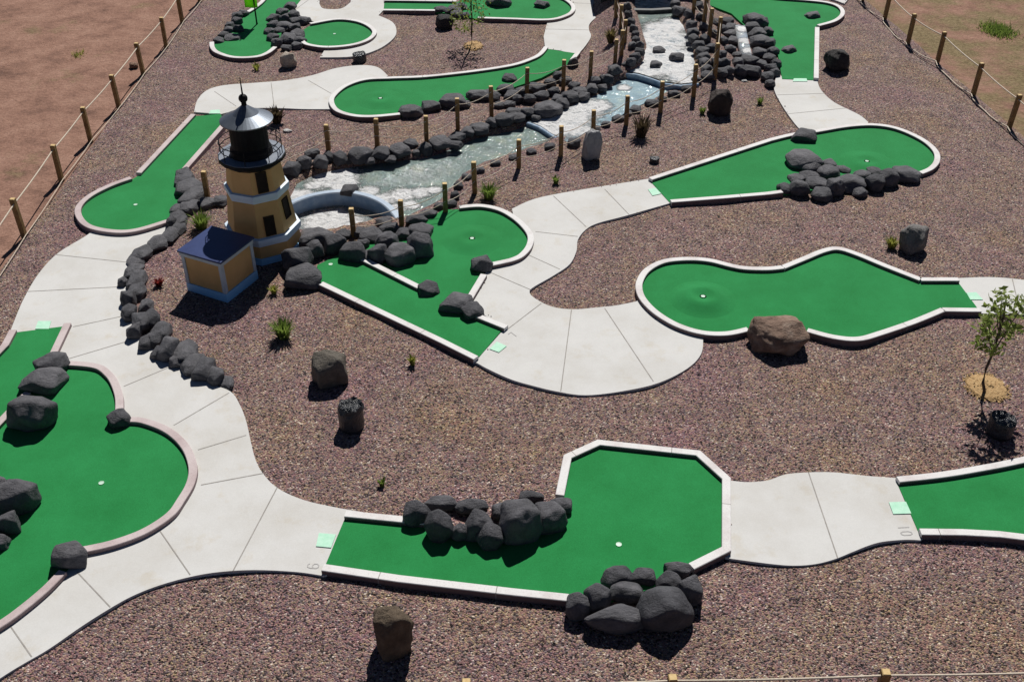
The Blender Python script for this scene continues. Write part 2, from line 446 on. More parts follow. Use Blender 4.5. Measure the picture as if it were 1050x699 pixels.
# ------------------------------------------------------------------ concrete paths
ZPATH, ZTURF, ZKERB = .04, .05, .108
def path(label, pts, joints, zoff=0):
    bm = bmesh.new(); z = ZPATH+zoff
    xy = []
    for seg in pts:
        k, pp = seg
        c = [uxy(x, y, z) for x, y in pp]
        xy += catmull(c, 5) if k == 'c' else c
    flat(bm, xy, z, .12); POLY.append(xy)
    for a, b in joints:
        p, q = Vector(uxy(*a, z)), Vector(uxy(*b, z)); d = (q-p).normalized(); n = Vector((-d.y, d.x))*.008
        v = [bm.verts.new((c.x, c.y, z+.0025)) for c in (p+n, p-n, q-n, q+n)]
        f = bm.faces.new(v); f.material_index = 1
    o = bmobj('path', bm, [M_CONC, M_JOINT])
    return tag(o, label, kind='structure')

path('pale concrete path curving past the lighthouse down the left side', [
    ('c', [(100, 226), (92, 239), (60, 259), (40, 280), (25, 305), (15, 328), (6, 352)]),
    ('s', [(30, 380), (60, 400), (80, 460), (60, 550), (0, 600), (-110, 660), (-110, 760)]),
    ('c', [(-60, 735), (0, 695), (22.5, 681), (50, 665), (82.5, 642.5), (110, 625), (135, 611), (162.5, 600), (195, 591), (225, 586), (262, 584), (304, 586), (332, 590)]),
    ('s', [(352, 585), (360, 560), (374, 525)]),
    ('c', [(350, 521), (312, 512.5), (284.5, 500), (269.5, 485), (262, 471), (257, 452), (252.5, 432), (246, 415), (236, 401), (212, 391), (175, 369), (148, 350), (136, 325), (130, 295), (132, 274), (146, 256), (172, 238), (180, 226)])],
    [((56, 261), (132, 269)), ((26, 299), (124, 294)), ((75, 335), (126, 324)), ((66, 369), (130, 350)), ((127, 396), (172, 377)), ((178, 436), (235, 402.5)),
     ((203, 461), (252.5, 446)), ((206, 497), (270, 485)), ((284, 500), (239, 585)), ((164, 544), (195, 589)), ((79, 586), (113, 622)), ((11, 642), (32.5, 673))])
path('concrete path arching behind the lighthouse roof', [
    ('c', [(199, 115), (202.5, 102.5), (212.5, 92.5), (230, 87.5), (262, 85), (292, 82.5), (319.5, 77.5), (344.5, 70), (369.5, 67), (387, 69), (398, 78)]),
    ('s', [(360, 95), (345, 112)]), ('c', [(338, 112), (312, 112), (287, 111), (262, 111), (240, 114), (227, 117)])],
    [((278, 85), (281, 109)), ((316, 82.5), (339.5, 96)), ((220, 94), (242, 109))])
path('concrete path wrapping around the small round green', [
    ('c', [(328, 59), (362, 58), (387, 51), (403, 40), (406.5, 31), (402, 22.5), (388, 16)]), ('s', [(394, 10), (394, -15), (362, -15)]),
    ('c', [(359.5, 2.5), (349.5, 9), (332, 9), (327.5, 4)]), ('s', [(328, -15), (298, -15)]), ('c', [(302, 8), (310, 18), (321, 22)]), ('s', [(345, 32), (335, 48)])],
    [((330, -10), (303, 10))])
path('concrete path rising between the greens left of the stream', [
    ('s', [(559, 50), (557.5, 37.5), (560, 27.5), (563, 18), (584, 16), (588, 8), (584, -3), (575, -14), (618, -14)]),
    ('c', [(617.5, 0), (616, 12.5), (605, 24), (604, 31), (606, 37.5), (600, 47.5), (591, 57.5)]), ('s', [(575, 52)])],
    [((559, 30), (604, 31)), ((587, 3), (617, 5))])
path('concrete path winding through the centre of the course', [
    ('c', [(667, 183), (617.5, 191), (570, 199), (545, 205), (525, 214)]), ('s', [(530, 240), (515, 262), (500, 275), (485, 310), (495, 322), (518, 336), (487, 371)]),
    ('c', [(490, 372.5), (502, 379), (524.5, 389), (545, 395), (570, 401), (600, 405), (637.5, 401), (675, 392.5), (705, 377.5), (719, 362.5), (721, 346)]),
    ('s', [(700, 325), (670, 300)]),
    ('c', [(652, 309), (632, 313), (612.5, 315), (587.5, 317), (565, 314), (547.5, 305), (543, 299), (547.5, 294), (567.5, 282.5), (584, 271), (591, 257.5), (592.5, 246), (600, 236), (612.5, 229), (642.5, 221), (688, 208)])],
    [((620, 194), (645, 220)), ((567.5, 201), (601, 232.5)), ((549, 237.5), (592.5, 242.5)), ((541, 261), (574, 276)), ((502, 279), (544, 297)), ((521, 337), (555, 311)),
     ((586, 317.5), (575, 401)), ((620, 316), (670, 391)), ])
path('short concrete path joining the octagonal green to the right hand green', [
    ('s', [(741, 492)]), ('c', [(750, 492.5), (767.5, 494), (788, 492), (805.5, 486), (829, 484), (855.5, 484), (888, 487.5), (922, 490)]), ('s', [(935, 515), (946, 552)]),
    ('c', [(944, 553.5), (928, 553), (905.5, 555), (890.5, 559), (873, 566), (855.5, 573), (835.5, 578), (813, 579.5), (788, 577.5), (750, 572.5)]), ('s', [(741, 570)])],
    [((829, 484), (859, 572))])
path('concrete path leaving the right edge behind the young tree', [
    ('s', [(978, 285)]), ('c', [(984, 285), (1013, 284), (1038, 285.5), (1060, 289), (1110, 300)]), ('s', [(1110, 332)]), ('c', [(1060, 322), (1030, 322), (1003, 321)])],
    [((1038, 286), (1046, 320))])
path('concrete path sloping down from the upper right green', [
    ('s', [(796, 78), (838, 78)]), ('c', [(838, 82.5), (842, 92.5), (855.5, 105), (880.5, 117.5), (890, 125)]), ('s', [(890, 134), (822, 140)]),
    ('c', [(823, 135), (815.5, 127.5), (803, 110), (794, 92.5), (795, 82)])],
    [((797, 97.5), (845, 96)), ((807, 117), (868, 111))])
path('corner of concrete path beyond the upper right green', [('s', [(846, -14), (850, -2), (866, 4), (880, -14)])], [])

# ------------------------------------------------------------------ golf holes
def hole(label, chains, kmat=M_KWHITE, extra=None, cup=None, mound=0):
    """chains run once round the turf: k 'c' curved kerb, 's' straight kerb, 'o' no kerb"""
    turf = []; kerbs = []
    for k, pp in chains:
        z = ZTURF if k == 'o' else ZKERB
        c = [uxy(x, y, z) for x, y in pp]
        if k == 'c': c = catmull(c, 6)
        if k in 'cs': kerbs.append(c)
        turf += c
    cx = sum(p[0] for p in turf)/len(turf); cy = sum(p[1] for p in turf)/len(turf)
    t = thing('golf_hole', (cx, cy, 0), label, 'golf hole', 'mini golf holes of green turf')
    sh = lambda c: [(x-cx, y-cy) for x, y in c]
    POLY.append(turf); bm = bmesh.new(); flat(bm, sh(turf), ZTURF, .1); bmobj('turf', bm, M_TURF, t)
    for c in (extra or []):
        kerbs.append([uxy(x, y, ZKERB) for x, y in c])
    if kerbs:
        for c in kerbs:
            bm = bmesh.new()
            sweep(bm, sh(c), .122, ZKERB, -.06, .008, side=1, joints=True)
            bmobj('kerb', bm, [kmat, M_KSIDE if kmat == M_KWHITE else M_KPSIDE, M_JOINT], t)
    if cup:
        p = uxy(*cup, ZTURF+mound*.8); p = (p[0]-cx, p[1]-cy); z0 = ZTURF+.003
        if mound:
            bm = bmesh.new()
            prof = [(.60, z0-.006), (.52, z0+mound*.08), (.43, z0+mound*.34), (.34, z0+mound*.74), (.26, z0+mound*.97), (.2, z0+mound), (.13, z0+mound*.72), (.06, z0+mound*.6)]
            lathe(bm, prof, 32, p, cap=False); bmobj('mound', bm, M_TURF, t, smooth=True)
            z0 += mound*.62
        bm = bmesh.new(); lathe(bm, [(.038, z0), (.038, z0+.005), (.031, z0+.005), (.029, z0+.002)], 20, p)
        bmobj('cup', bm, M_CUP, t)
    return t

hole('nearest green, octagonal end and long lane, with two dark boulder heaps', [
    ('s', [(354, 526), (450, 535.5)]), ('o', [(480, 543), (540, 540), (570, 522)]),
    ('s', [(574, 507), (582, 467.5), (614, 453), (716, 464), (745, 490), (745, 562), (709, 580)]), ('o', [(655, 608), (612, 617)]),
    ('s', [(583, 612), (525, 606), (409, 592.5), (331, 581)])], cup=(634.5, 558))
hole('large rounded green with pinkish kerb in the lower left corner', [
    ('c', [(58, 373), (72, 372), (99, 375), (111, 383), (117.5, 392.5), (122, 407), (122, 424)]),
    ('c', [(131, 429.5), (147.5, 431), (172.5, 441), (190, 457.5), (197.5, 477.5), (195, 495), (185, 512.5), (176, 525), (160, 537), (140, 547.5), (112, 557), (84, 563)]),
    ('c', [(64, 585), (47.5, 602), (25, 621), (0, 639), (-40, 662)]), ('s', [(-60, 672), (-130, 640), (-120, 540), (-20, 452), (6, 425), (28, 402)]), ('o', [(45, 384)])], M_KPINK, cup=(104, 495))
hole('narrow green strip at the left edge beside the lower left green', [
    ('s', [(69, 331), (52, 367)]), ('o', [(43, 386), (24, 404), (4, 425), (-24, 450)]), ('s', [(-90, 500), (-130, 470), (-60, 420), (5, 353), (13, 338)])], M_KPINK)
hole('round ended green with pinkish kerb left of the lighthouse', [
    ('c', [(172, 226), (142, 235), (120, 237), (95, 233), (83, 225), (80, 213), (91, 201), (112, 190), (134, 182)]), ('s', [(142, 177), (198, 117)]),
    ('o', [(226, 117)]), ('s', [(232, 124), (189, 173)]), ('o', [(187, 190), (187, 208)])], M_KPINK, cup=(139, 210))
hole('long curved green above the stream with boulders along its lower edge', [
    ('c', [(560, 48), (554, 55), (545, 60), (525, 66.5), (487, 72.5), (437, 78), (402, 79.5), (374.5, 81), (354.5, 87.5), (342, 97.5), (340, 105), (346, 113), (362, 118), (382, 119), (410, 116.5)]),
    ('o', [(440, 108), (480, 102), (520, 92), (555, 80), (578, 68)]), ('s', [(586, 62), (593, 53)])], cup=(390, 100.5), mound=.05)
hole('small round green circled by the concrete path', [
    ('c', [(310, 42), (316, 45.5), (334.5, 48), (359.5, 46), (377, 40.5), (384, 33), (378, 26), (364.5, 21), (344.5, 19.5), (318, 24)]), ('o', [(306, 34)])], cup=(343, 35))
hole('far left green between two rows of dark boulders with lime flag', [
    ('c', [(217, 43), (218, 49), (224, 54), (240, 58.5), (262, 58), (274, 54), (282, 48)]), ('o', [(290, 30), (302, 8), (318, -12), (336, -30), (290, -32)]),
    ('c', [(278, -12), (270, 0), (262, 7), (254, 12)]), ('o', [(238, 28)])])
hole('green at the top centre with a young tree in front', [
    ('s', [(393, 10), (446, 10.5)]), ('o', [(468, 15)]), ('c', [(490, 18), (524, 19), (562, 20), (581, 15.5), (588, 9), (584, 2), (571, -4), (540, -9), (500, -11)]), ('o', [(482, -6)]),
    ('s', [(468, 1), (394, 0)])])
hole('upper right green with a small rock lying on it', [
    ('o', [(724, 4), (724, -14)]), ('c', [(745, -10), (790, -3), (828, 0), (849, 2.5), (861, 7), (864, 14), (856, 21), (839, 26)]), ('s', [(838, 28), (837, 80)]),
    ('o', [(802, 81), (797, 52), (778, 40), (750, 14)])])
hole('long green on the right with boulder heap against its lower kerb', [
    ('s', [(667, 183), (790, 143)]), ('c', [(790, 143), (813, 137.5), (838, 134), (868, 129), (895.5, 127.5), (920.5, 131.5), (945.5, 142.5), (959, 154), (961, 164), (955, 172), (944, 177)]),
    ('o', [(920, 186), (870, 192), (820, 196)]), ('s', [(802, 196), (787.5, 198), (740, 202), (688, 206)])], cup=(889, 165), mound=.05)
hole('guitar shaped green with white kerb right of centre', [
    ('c', [(767, 337), (745, 341.5), (720, 340.5), (695, 333), (675, 321.5), (662, 309.5), (656, 299), (656, 288), (664, 276), (681, 267.5), (705, 265), (727.5, 266.5), (750, 272), (765, 274.5), (787, 275), (803, 273.5)]),
    ('c', [(803, 273.5), (825, 264.5), (845, 256.5), (860, 254.5), (880, 260.5), (908, 272), (944, 286)]), ('s', [(944, 286), (983, 286)]), ('o', [(1001, 314)]),
    ('s', [(1005.5, 317.5), (967, 317)]), ('c', [(967, 317), (938, 329), (903, 341), (880, 347), (855, 345), (828, 338)]), ('o', [(798, 335)])], cup=(721, 303), mound=.095)
hole('green cut off by the right edge of the picture', [
    ('s', [(1160, 565), (1050, 550), (1025, 547), (988, 545), (944, 544.5)]), ('o', [(921, 497)]), ('c', [(921, 491), (963, 486.5), (1000.5, 480.5), (1049, 471), (1160, 445)])])
hole('split green beside the lighthouse with a white divider kerb', [
    ('s', [(329, 290), (455, 350), (488, 366.5)]), ('o', [(514, 339)]), ('s', [(519, 335), (489, 323)]), ('o', [(470, 312)]), ('s', [(481, 306), (496, 281)]), ('o', [(495, 272)]),
    ('c', [(504, 270.5), (516, 268), (526, 265.5), (535, 261), (542.5, 252), (544, 241.5), (537, 231), (525, 221), (511, 214), (492, 210.5), (471, 212)]),
    ('o', [(455, 215), (435, 226), (405, 240), (370, 252), (345, 262), (325, 272)])],
    extra=[[(370, 264), (430, 294)]], cup=(484, 244), mound=.05)

# second cup on the lower lane of the split green
p = un(339, 270.5, ZTURF+.01); bm = bmesh.new(); lathe(bm, [(.038, 0), (.038, .005), (.031, .005), (.029, .002)], 20)
o = bmobj('cup_liner', bm, M_CUP); o.location = (p.x, p.y, ZTURF+.002); tag(o, 'pale cup ring in the turf beside the lighthouse rocks', 'golf cup')

# ------------------------------------------------------------------ tee mats and stamped hole numbers
for q, lab in (([(327, 546), (344.5, 547.5), (339.5, 561), (324, 559.5)], 'mint square tee marker by the nearest green'),
               ([(911.5, 514.5), (929, 514), (934.5, 526), (916, 526.5)], 'mint square tee marker by the right edge green'),
               ([(502, 357.5), (509.5, 350), (519.5, 354.5), (511.5, 361)], 'mint square tee marker by the split green'),
               ([(991, 300), (1001, 299.5), (1008, 307), (995, 307)], 'mint square tee marker by the guitar shaped green'),
               ([(664.5, 194), (672.5, 192.5), (678, 198.5), (669, 200.5)], 'mint square tee marker by the long right hand green'),
               ([(39, 329), (52.5, 329), (50, 337), (36, 337)], 'bright green tee marker by the narrow left strip'),
               ([(216, 113), (225, 112.5), (226, 116.5), (214, 116.5)], 'mint tee marker half hidden behind the lighthouse roof'),
               ([(814, 80.5), (827, 80.5), (828, 83.5), (813, 83.5)], 'mint tee marker below the upper right green')):
    z = ZPATH+.012; xy = [uxy(a, b, z) for a, b in q]
    cx = sum(a for a, b in xy)/4; cy = sum(b for a, b in xy)/4
    bm = bmesh.new(); flat(bm, [(a-cx, b-cy) for a, b in xy], z, .008)
    o = bmobj('tee_marker', bm, M_MINT); o.location = (cx, cy, 0); tag(o, lab, 'tee marker', 'mint tee markers on the paths')

def stroke(bm, pts, wd):
    P = [Vector(p) for p in pts]
    for i in range(len(P)-1):
        d = (P[i+1]-P[i]).normalized(); n = Vector((-d.y, d.x))*wd; e = d*wd*.6; zz = ZPATH+.003+.0004*(i % 2)
        bm.faces.new([bm.verts.new((c.x, c.y, zz)) for c in (P[i]+n-e, P[i]-n-e, P[i+1]-n+e, P[i+1]+n+e)])
GL = {'9': [[(.9, .62), (.75, .5), (.4, .45), (.12, .58), (.1, .82), (.35, .98), (.7, .98), (.9, .82), (.9, .3), (.7, .05), (.35, .02), (.12, .15)]],
      '1': [[(.5, .02), (.5, .98)]], '0': [[(.15, .25), (.15, .75), (.35, .98), (.65, .98), (.85, .75), (.85, .25), (.65, .02), (.35, .02), (.15, .25)]],
      '7': [[(.1, .95), (.9, .95), (.4, .02)]]}
def number(txt, c, topdir, size, lab):
    """digits stamped in the concrete; topdir = image direction of the digit's top"""
    o_ = Vector(uxy(*c, ZPATH)); u = (Vector(uxy(c[0]+topdir[0], c[1]+topdir[1], ZPATH))-o_).normalized(); r = Vector((u.y, -u.x))
    bm = bmesh.new(); wdt = size*.62
    for k, ch in enumerate(txt):
        for s in GL[ch]:
            stroke(bm, [r*((x-.5)*wdt+(k-(len(txt)-1)/2)*wdt*1.15)+u*(y-.5)*size for x, y in s], .007)
    o = bmobj('hole_number', bm, M_MARK); o.location = (o_.x, o_.y, 0); tag(o, lab, 'number', 'hole numbers stamped in the concrete')
number('9', (321, 580), (10, .4), .15, 'number 9 stamped in concrete near the nearest green')
number('10', (928, 543.5), (10, -.5), .15, 'number 10 stamped in concrete by the right edge green')
number('7', (526, 343), (-10, -4), .15, 'number 7 stamped in concrete by the split green')

# ------------------------------------------------------------------ water
LEDGE1 = [uxy(x, y, ZT) for x, y in ((640, 73), (655, 75), (668, 79), (682, 84), (698, 86), (716, 84))]
LEDGE2 = [uxy(x, y, ZM) for x, y in ((541, 124), (554, 129), (566, 137), (584, 147))]
ARC = [uxy(x, y, ZP) for x, y in ((286, 217), (299, 207), (322, 199), (350, 195.5), (374, 199), (392, 206), (404, 216), (414, 230))]
ARC = catmull(ARC, 5)
def grow(a, k=.12):
    return a
def blobs(L): return [(tuple(un(x, y, z)), r) for x, y, z, r in L]
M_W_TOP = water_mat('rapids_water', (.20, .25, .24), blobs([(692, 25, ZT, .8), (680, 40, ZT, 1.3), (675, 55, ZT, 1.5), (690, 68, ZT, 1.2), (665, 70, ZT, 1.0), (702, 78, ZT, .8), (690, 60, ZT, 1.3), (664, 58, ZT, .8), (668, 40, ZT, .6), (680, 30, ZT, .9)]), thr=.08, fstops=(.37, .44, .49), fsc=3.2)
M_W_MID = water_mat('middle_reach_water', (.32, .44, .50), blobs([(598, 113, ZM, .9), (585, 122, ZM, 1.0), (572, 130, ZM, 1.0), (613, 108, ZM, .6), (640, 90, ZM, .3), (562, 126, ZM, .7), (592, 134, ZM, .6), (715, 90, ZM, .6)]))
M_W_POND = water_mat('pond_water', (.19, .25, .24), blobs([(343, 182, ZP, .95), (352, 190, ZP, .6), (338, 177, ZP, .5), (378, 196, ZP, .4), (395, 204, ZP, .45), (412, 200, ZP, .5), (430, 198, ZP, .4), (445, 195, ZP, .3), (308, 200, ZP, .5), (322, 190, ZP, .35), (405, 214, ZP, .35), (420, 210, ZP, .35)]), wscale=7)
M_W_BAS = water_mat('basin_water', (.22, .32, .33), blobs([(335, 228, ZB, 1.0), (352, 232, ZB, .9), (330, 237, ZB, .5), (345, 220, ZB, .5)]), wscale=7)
M_LEDGE = simple('wet_blue_shade_ledge', (.13, .22, .34), (.36, .45, .54), 7, .3, 20, .5, spec=.5, lo=.42, hi=.68)  # blue shade of the drop painted into the ledge colour, with foam streaks
M_BASW = simple('blue_basin_plaster', (.12, .23, .40), (.24, .35, .50), 4, .35, 20, .2)
M_LIP = simple('pale_plaster_lip', (.34, .43, .54), (.46, .54, .63), 4, .4, 20, .2)

def water(name, label, xy, z, mat):
    bm = bmesh.new(); flat(bm, xy, z, None)
    return tag(bmobj(name, bm, mat), label, kind='structure')
lb = lambda a, b, z: [uxy(x, y, z) for x, y, zz in LB[a:b]]
rb = lambda a, b, z: [uxy(x, y, z) for x, y, zz in RB[a:b]]
def outset(xy, cxs=.06):
    # push the sheet's rim a little under the bank stones
    n = len(xy); out = []
    area = sum(xy[i][0]*xy[(i+1) % n][1]-xy[(i+1) % n][0]*xy[i][1] for i in range(n))
    s = 1 if area > 0 else -1
    for i in range(n):
        a = Vector(xy[i-1]); b = Vector(xy[(i+1) % n]); d = (b-a)
        if d.length < 1e-6: out.append(xy[i]); continue
        d.normalize(); out.append((xy[i][0]+d.y*cxs*s, xy[i][1]-d.x*cxs*s))
    return out
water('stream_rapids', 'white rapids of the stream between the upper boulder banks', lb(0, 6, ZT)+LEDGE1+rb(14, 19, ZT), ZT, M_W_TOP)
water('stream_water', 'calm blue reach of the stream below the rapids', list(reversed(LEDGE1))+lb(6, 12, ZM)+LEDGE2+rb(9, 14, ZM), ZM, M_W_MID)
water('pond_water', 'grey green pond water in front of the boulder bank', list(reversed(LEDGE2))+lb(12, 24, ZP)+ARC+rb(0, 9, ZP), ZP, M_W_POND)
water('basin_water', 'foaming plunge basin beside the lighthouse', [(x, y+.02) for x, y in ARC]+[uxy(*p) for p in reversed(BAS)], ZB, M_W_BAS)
def ledge(name, label, xy, zt, zb, mat, wd=.1):
    bm = bmesh.new(); sweep(bm, xy, wd, zt, zb, .02, side=1 if isinstance(mat, list) else 0)
    return tag(bmobj(name, bm, mat), label, 'weir')
ledge('weir_ledge', 'submerged weir ledge where the rapids drop into blue water', [(x, y-.05) for x, y in LEDGE1], ZT-.02, -.5, M_LEDGE)
ledge('weir_ledge', 'low weir ledge where the stream drops into the pond', [(x, y-.05) for x, y in LEDGE2], ZM-.008, -.5, M_LEDGE)
ledge('basin_ledge', 'curved pale ledge between pond and plunge basin', [(x, y-.06) for x, y in ARC], ZP+.03, -.6, [M_LIP, M_BASW], .15)

# ------------------------------------------------------------------ rocks
def hull_rock(seed, pts=17, boxy=.8, it=5, flatk=.7, am=1.0):
    """a faceted stone: convex hull of points on a boxy ball, its edges worn round"""
    rnd = random.Random(seed); bm = bmesh.new(); e = lambda v: math.copysign(abs(v)**boxy, v)
    ph = rnd.uniform(0, 6.28)
    for i in range(pts):
        z = 1-2*(i+.5)/pts; a = ph+i*2.39996+rnd.uniform(-.5, .5); r = math.sqrt(max(0, 1-z*z)); k = rnd.uniform(.82, 1.06)
        bm.verts.new((e(math.cos(a)*r)*k, e(math.sin(a)*r)*k, max(-flatk, e(z)*k)))
    bmesh.ops.convex_hull(bm, input=bm.verts[:])
    bmesh.ops.delete(bm, geom=[v for v in bm.verts if not v.link_faces], context='VERTS')
    bmesh.ops.triangulate(bm, faces=bm.faces[:])
    for _ in range(3): bmesh.ops.subdivide_edges(bm, edges=bm.edges[:], cuts=1, use_grid_fill=True)
    bmesh.ops.triangulate(bm, faces=bm.faces[:])
    for _ in range(it): bmesh.ops.smooth_vert(bm, verts=bm.verts[:], factor=.5, use_axis_x=True, use_axis_y=True, use_axis_z=True)
    for v in bm.verts:
        q = v.co+Vector((seed*3.7, 0, 0))
        v.co *= 1+am*(.07*noise.noise(q*1.3)+.035*noise.noise(q*3.1)+.018*noise.noise(q*7.3))
    xs = [[v.co[k] for v in bm.verts] for k in range(3)]
    lo = [min(a) for a in xs]; hi = [max(a) for a in xs]
    for v in bm.verts:
        for k in range(3): v.co[k] = (v.co[k]-lo[k])/(hi[k]-lo[k])-.5
    bmesh.ops.recalc_face_normals(bm, faces=bm.faces)
    me = bpy.data.meshes.new('boulder'); bm.to_mesh(me); bm.free()
    for p in me.polygons: p.use_smooth = True
    return me
PROTO = []
for s in range(16):
    me = hull_rock(s+3, 12+s % 4*2, .78, 2); me.materials.append(M_ROCK); PROTO.append(me)

ROUND = []
for s in range(10):
    me = hull_rock(s+71, 16+s % 3*2, .85, 5, .7, .7); me.materials.append(M_ROCK); ROUND.append(me)
rk = random.Random(11)
def rock(px, py, w_, h_, name='boulder', me=None, hk=.9, base=None, rz=None, zmin=.5, zmax=1.25, sink=.08, fat=1.12, deep=1.0):
    g = gz(px, py+h_*.3) if base is None else un(px, py+h_*.3, base)
    k = ppm(g); W = w_/k
    al = math.asin(max(.05, min(1, (H-g.z)/(CAM-g).length)))
    hh = h_*hk/k; py = py-max(0, .9-hk)*h_*.5; D = min(.95*W, .75*hh/math.sin(al)) if hh < W*.8 else .85*W
    D = max(D, .45*W)
    z2 = (hh*hh-(D*math.sin(al))**2)
    Zz = math.sqrt(max(0, z2))/math.cos(al); Zz = max(zmin*W*.9, min(Zz, zmax*W))
    zc = g.z+Zz*(.5-sink)
    c = un(px, py, zc)
    o = bpy.data.objects.new(name, me or rk.choice(PROTO)); COL.objects.link(o)
    o.location = c; o.scale = (W*fat, D*fat*deep, Zz*(1+(fat-1)*.5))
    o.rotation_euler = (0, 0, rz if rz is not None else rk.choice((0, math.pi))+rk.uniform(-.18, .18))
    return o

def heap(lst, phrase, group, key=lambda r: r[0], end='left', adj='dark grey boulder', fat=1.14, hk=.88, deep=1.0, protos=None):
    lst = sorted(lst, key=key); ws = [r[2]*r[3] for r in lst]
    big = ws.index(max(ws))
    for i, r in enumerate(lst):
        o = rock(*r[:4], fat=fat, hk=hk, deep=deep, me=rk.choice(protos) if protos else None)
        nm = ordinal(i)
        if i == big: lab = 'largest %s %s' % (adj, phrase)
        else: lab = '%s %s from the %s %s' % (nm, adj, end, phrase)
        tag(o, lab, 'boulder', group)

heap([(427.6, 528.6, 25, 31), (452, 517, 32, 19), (451, 541, 28, 38), (483, 520, 32, 20), (471.5, 547.6, 17, 32), (492, 541, 30, 36), (514, 525.7, 19, 19), (503, 551, 28, 32),
      (534, 538, 40, 50), (545, 509.5, 23, 13), (564, 533, 32, 36), (574, 519, 23, 22)], 'in the heap on the nearest lane', 'boulder heap on the nearest lane', fat=1.14, hk=.80, protos=ROUND)
heap([(593.5, 622.6, 24, 34), (613, 615.7, 26, 31), (633.7, 592.6, 33, 26), (659.5, 591.7, 24, 19), (644, 608, 33, 24), (631, 635.5, 57, 31), (681, 625, 55, 48), (687, 597, 26, 22),
      (695.5, 584, 27, 17), (707.5, 606, 24, 33)], 'in the heap at the nearest corner', 'boulder heap at the near corner of the octagonal green', fat=1.14, hk=.85, protos=ROUND)
for r, lab in (((51.4, 374, 31, 27), 'dark rock topping the divider end beside the left strip'), ((43, 389.5, 42, 28), 'dark rock in the middle of the left divider heap'),
               ((32.5, 422, 43, 42), 'large dark rock at the lower end of the left divider heap'), ((17, 510, 40, 40), 'large grey rock on the lower left green at picture edge'),
               ((-8, 504, 34, 40), 'grey rock half cut by the left picture edge'), ((7, 537, 25, 28), 'smaller rock below the large one on lower left green'),
               ((-3, 556, 22, 20), 'lowest small rock on the lower left green'), ((122, 431, 23, 21), 'angular dark rock breaking the pinkish kerb of the green'),
               ((72, 569.5, 33, 31), 'angular dark rock on the lower pinkish kerb by path'), ((824.6, 139.5, 25, 12), 'flat dark rock lying on the far kerb'),
               ((439, 296, 22, 17), 'dark rock at the end of the white divider kerb'), ((494.5, 271, 21, 19), 'dark rock in the kerb gap of the split green'),
               ((468, 311, 31, 21), 'left dark rock of the pair near the split green tee'), ((484.5, 320, 23, 19), 'right dark rock of the pair near the split green tee'),
               ((522, 80.5, 15, 10), 'small dark rock lying on the long curved green'), ((587.6, 64, 10, 11), 'small rock at the top kerb of the curved green'),
               ((833, 16, 15, 9), 'dark rock on the round end of the upper right green'), ((809, 51, 14, 9), 'small black rock on the straight upper right lane'),
               ((556, 5, 15, 10), 'dark rock on the top centre green'), ((511, 1, 24, 11), 'black rock at the upper edge of the top green'),
               ((676, 51, 12, 7), 'upper dark rock in the white rapids'), ((694, 58, 14, 10), 'right dark rock in the white rapids'), ((673, 66, 13, 8), 'lower dark rock in the white rapids'),
               ((358, 195, 17, 12), 'round dark rock on the plunge basin ledge'), ((588.6, 146, 13, 10), 'grey stone on the gravel beside the stream rope posts')):
    z = ZT-.02 if 'rapids' in lab else (ZP-.05 if 'plunge' in lab else None)
    tag(rock(*r, base=z), lab, 'boulder')
heap([(303, 266, 28, 28), (313, 283, 34, 26), (325, 245, 34, 19), (323, 257, 17, 20), (344, 251, 23, 23), (361, 259, 25, 24), (372, 251, 13, 12), (380, 263, 17, 15), (387.6, 261, 19, 23),
      (382, 241, 23, 17), (397, 248, 23, 22), (411, 261, 30, 26), (430.5, 253, 24, 30), (399, 234, 21, 12), (393, 227, 15, 10), (429.5, 238, 24, 19), (427.6, 225, 20, 11),
      (439, 219, 17, 10), (450, 211, 10, 8), (412, 240, 16, 14), (352, 240, 16, 10), (369, 238, 16, 10)], 'in the heap between lighthouse and split green', 'boulder heap between the plunge basin and split green')
heap([(824, 163.5, 33, 21), (849.5, 168, 15, 9), (831.5, 172, 19, 14), (850, 177, 21, 15), (864, 174.6, 15, 9), (830.6, 181, 19, 11), (838, 188, 22, 15), (817, 184, 17, 10), (820, 193, 19, 18),
      (805, 194, 15, 12), (843.5, 199.5, 21, 15), (857, 192, 17, 19), (872.6, 188, 29, 17), (882, 197, 15, 11), (897.5, 188, 19, 19), (884.6, 180, 17, 10), (896.6, 175.5, 14, 9), (912, 183, 19, 20), (929, 179, 27, 16)],
     'in the heap on the long right green', 'boulder heap on the long right hand green', protos=ROUND)
heap([(188, 178, 15, 9), (189, 184.6, 19, 11), (194, 192, 25, 12), (197.5, 201, 22, 14), (194, 211, 20, 11), (182, 214, 14, 10), (213, 208, 17, 8), (227, 206, 17, 7), (183, 220, 15, 10), (183, 227, 16, 11), (176, 228, 10, 17),
      (183, 233.5, 15, 10), (173.5, 241, 17, 11), (161.5, 250, 19, 11), (146, 259, 18, 13), (139, 268, 17, 11), (137.5, 277, 16, 12), (140, 287, 18, 14), (126, 289, 9, 15), (141, 298.6, 17, 14), (131.5, 306, 14, 19),
      (131.5, 321, 14, 16), (150, 315, 13, 13), (145.5, 331, 18, 18), (138, 339, 14, 17), (156, 326.5, 16, 17), (165, 339, 19, 16), (151, 351, 15, 14), (158, 347, 15, 14), (172, 357, 20, 22), (189.5, 361, 27, 19), (196, 374, 20, 17),
      (209, 379, 20, 19), (221.6, 386, 16, 16), (232, 392, 14, 11), (162, 361, 13, 12), (182, 369, 15, 14)], 'in the edging left of the lighthouse', 'curved boulder edging along the left path', key=lambda r: r[1], end='top', adj='dark edging boulder', fat=1.12, deep=1.65, hk=.92)
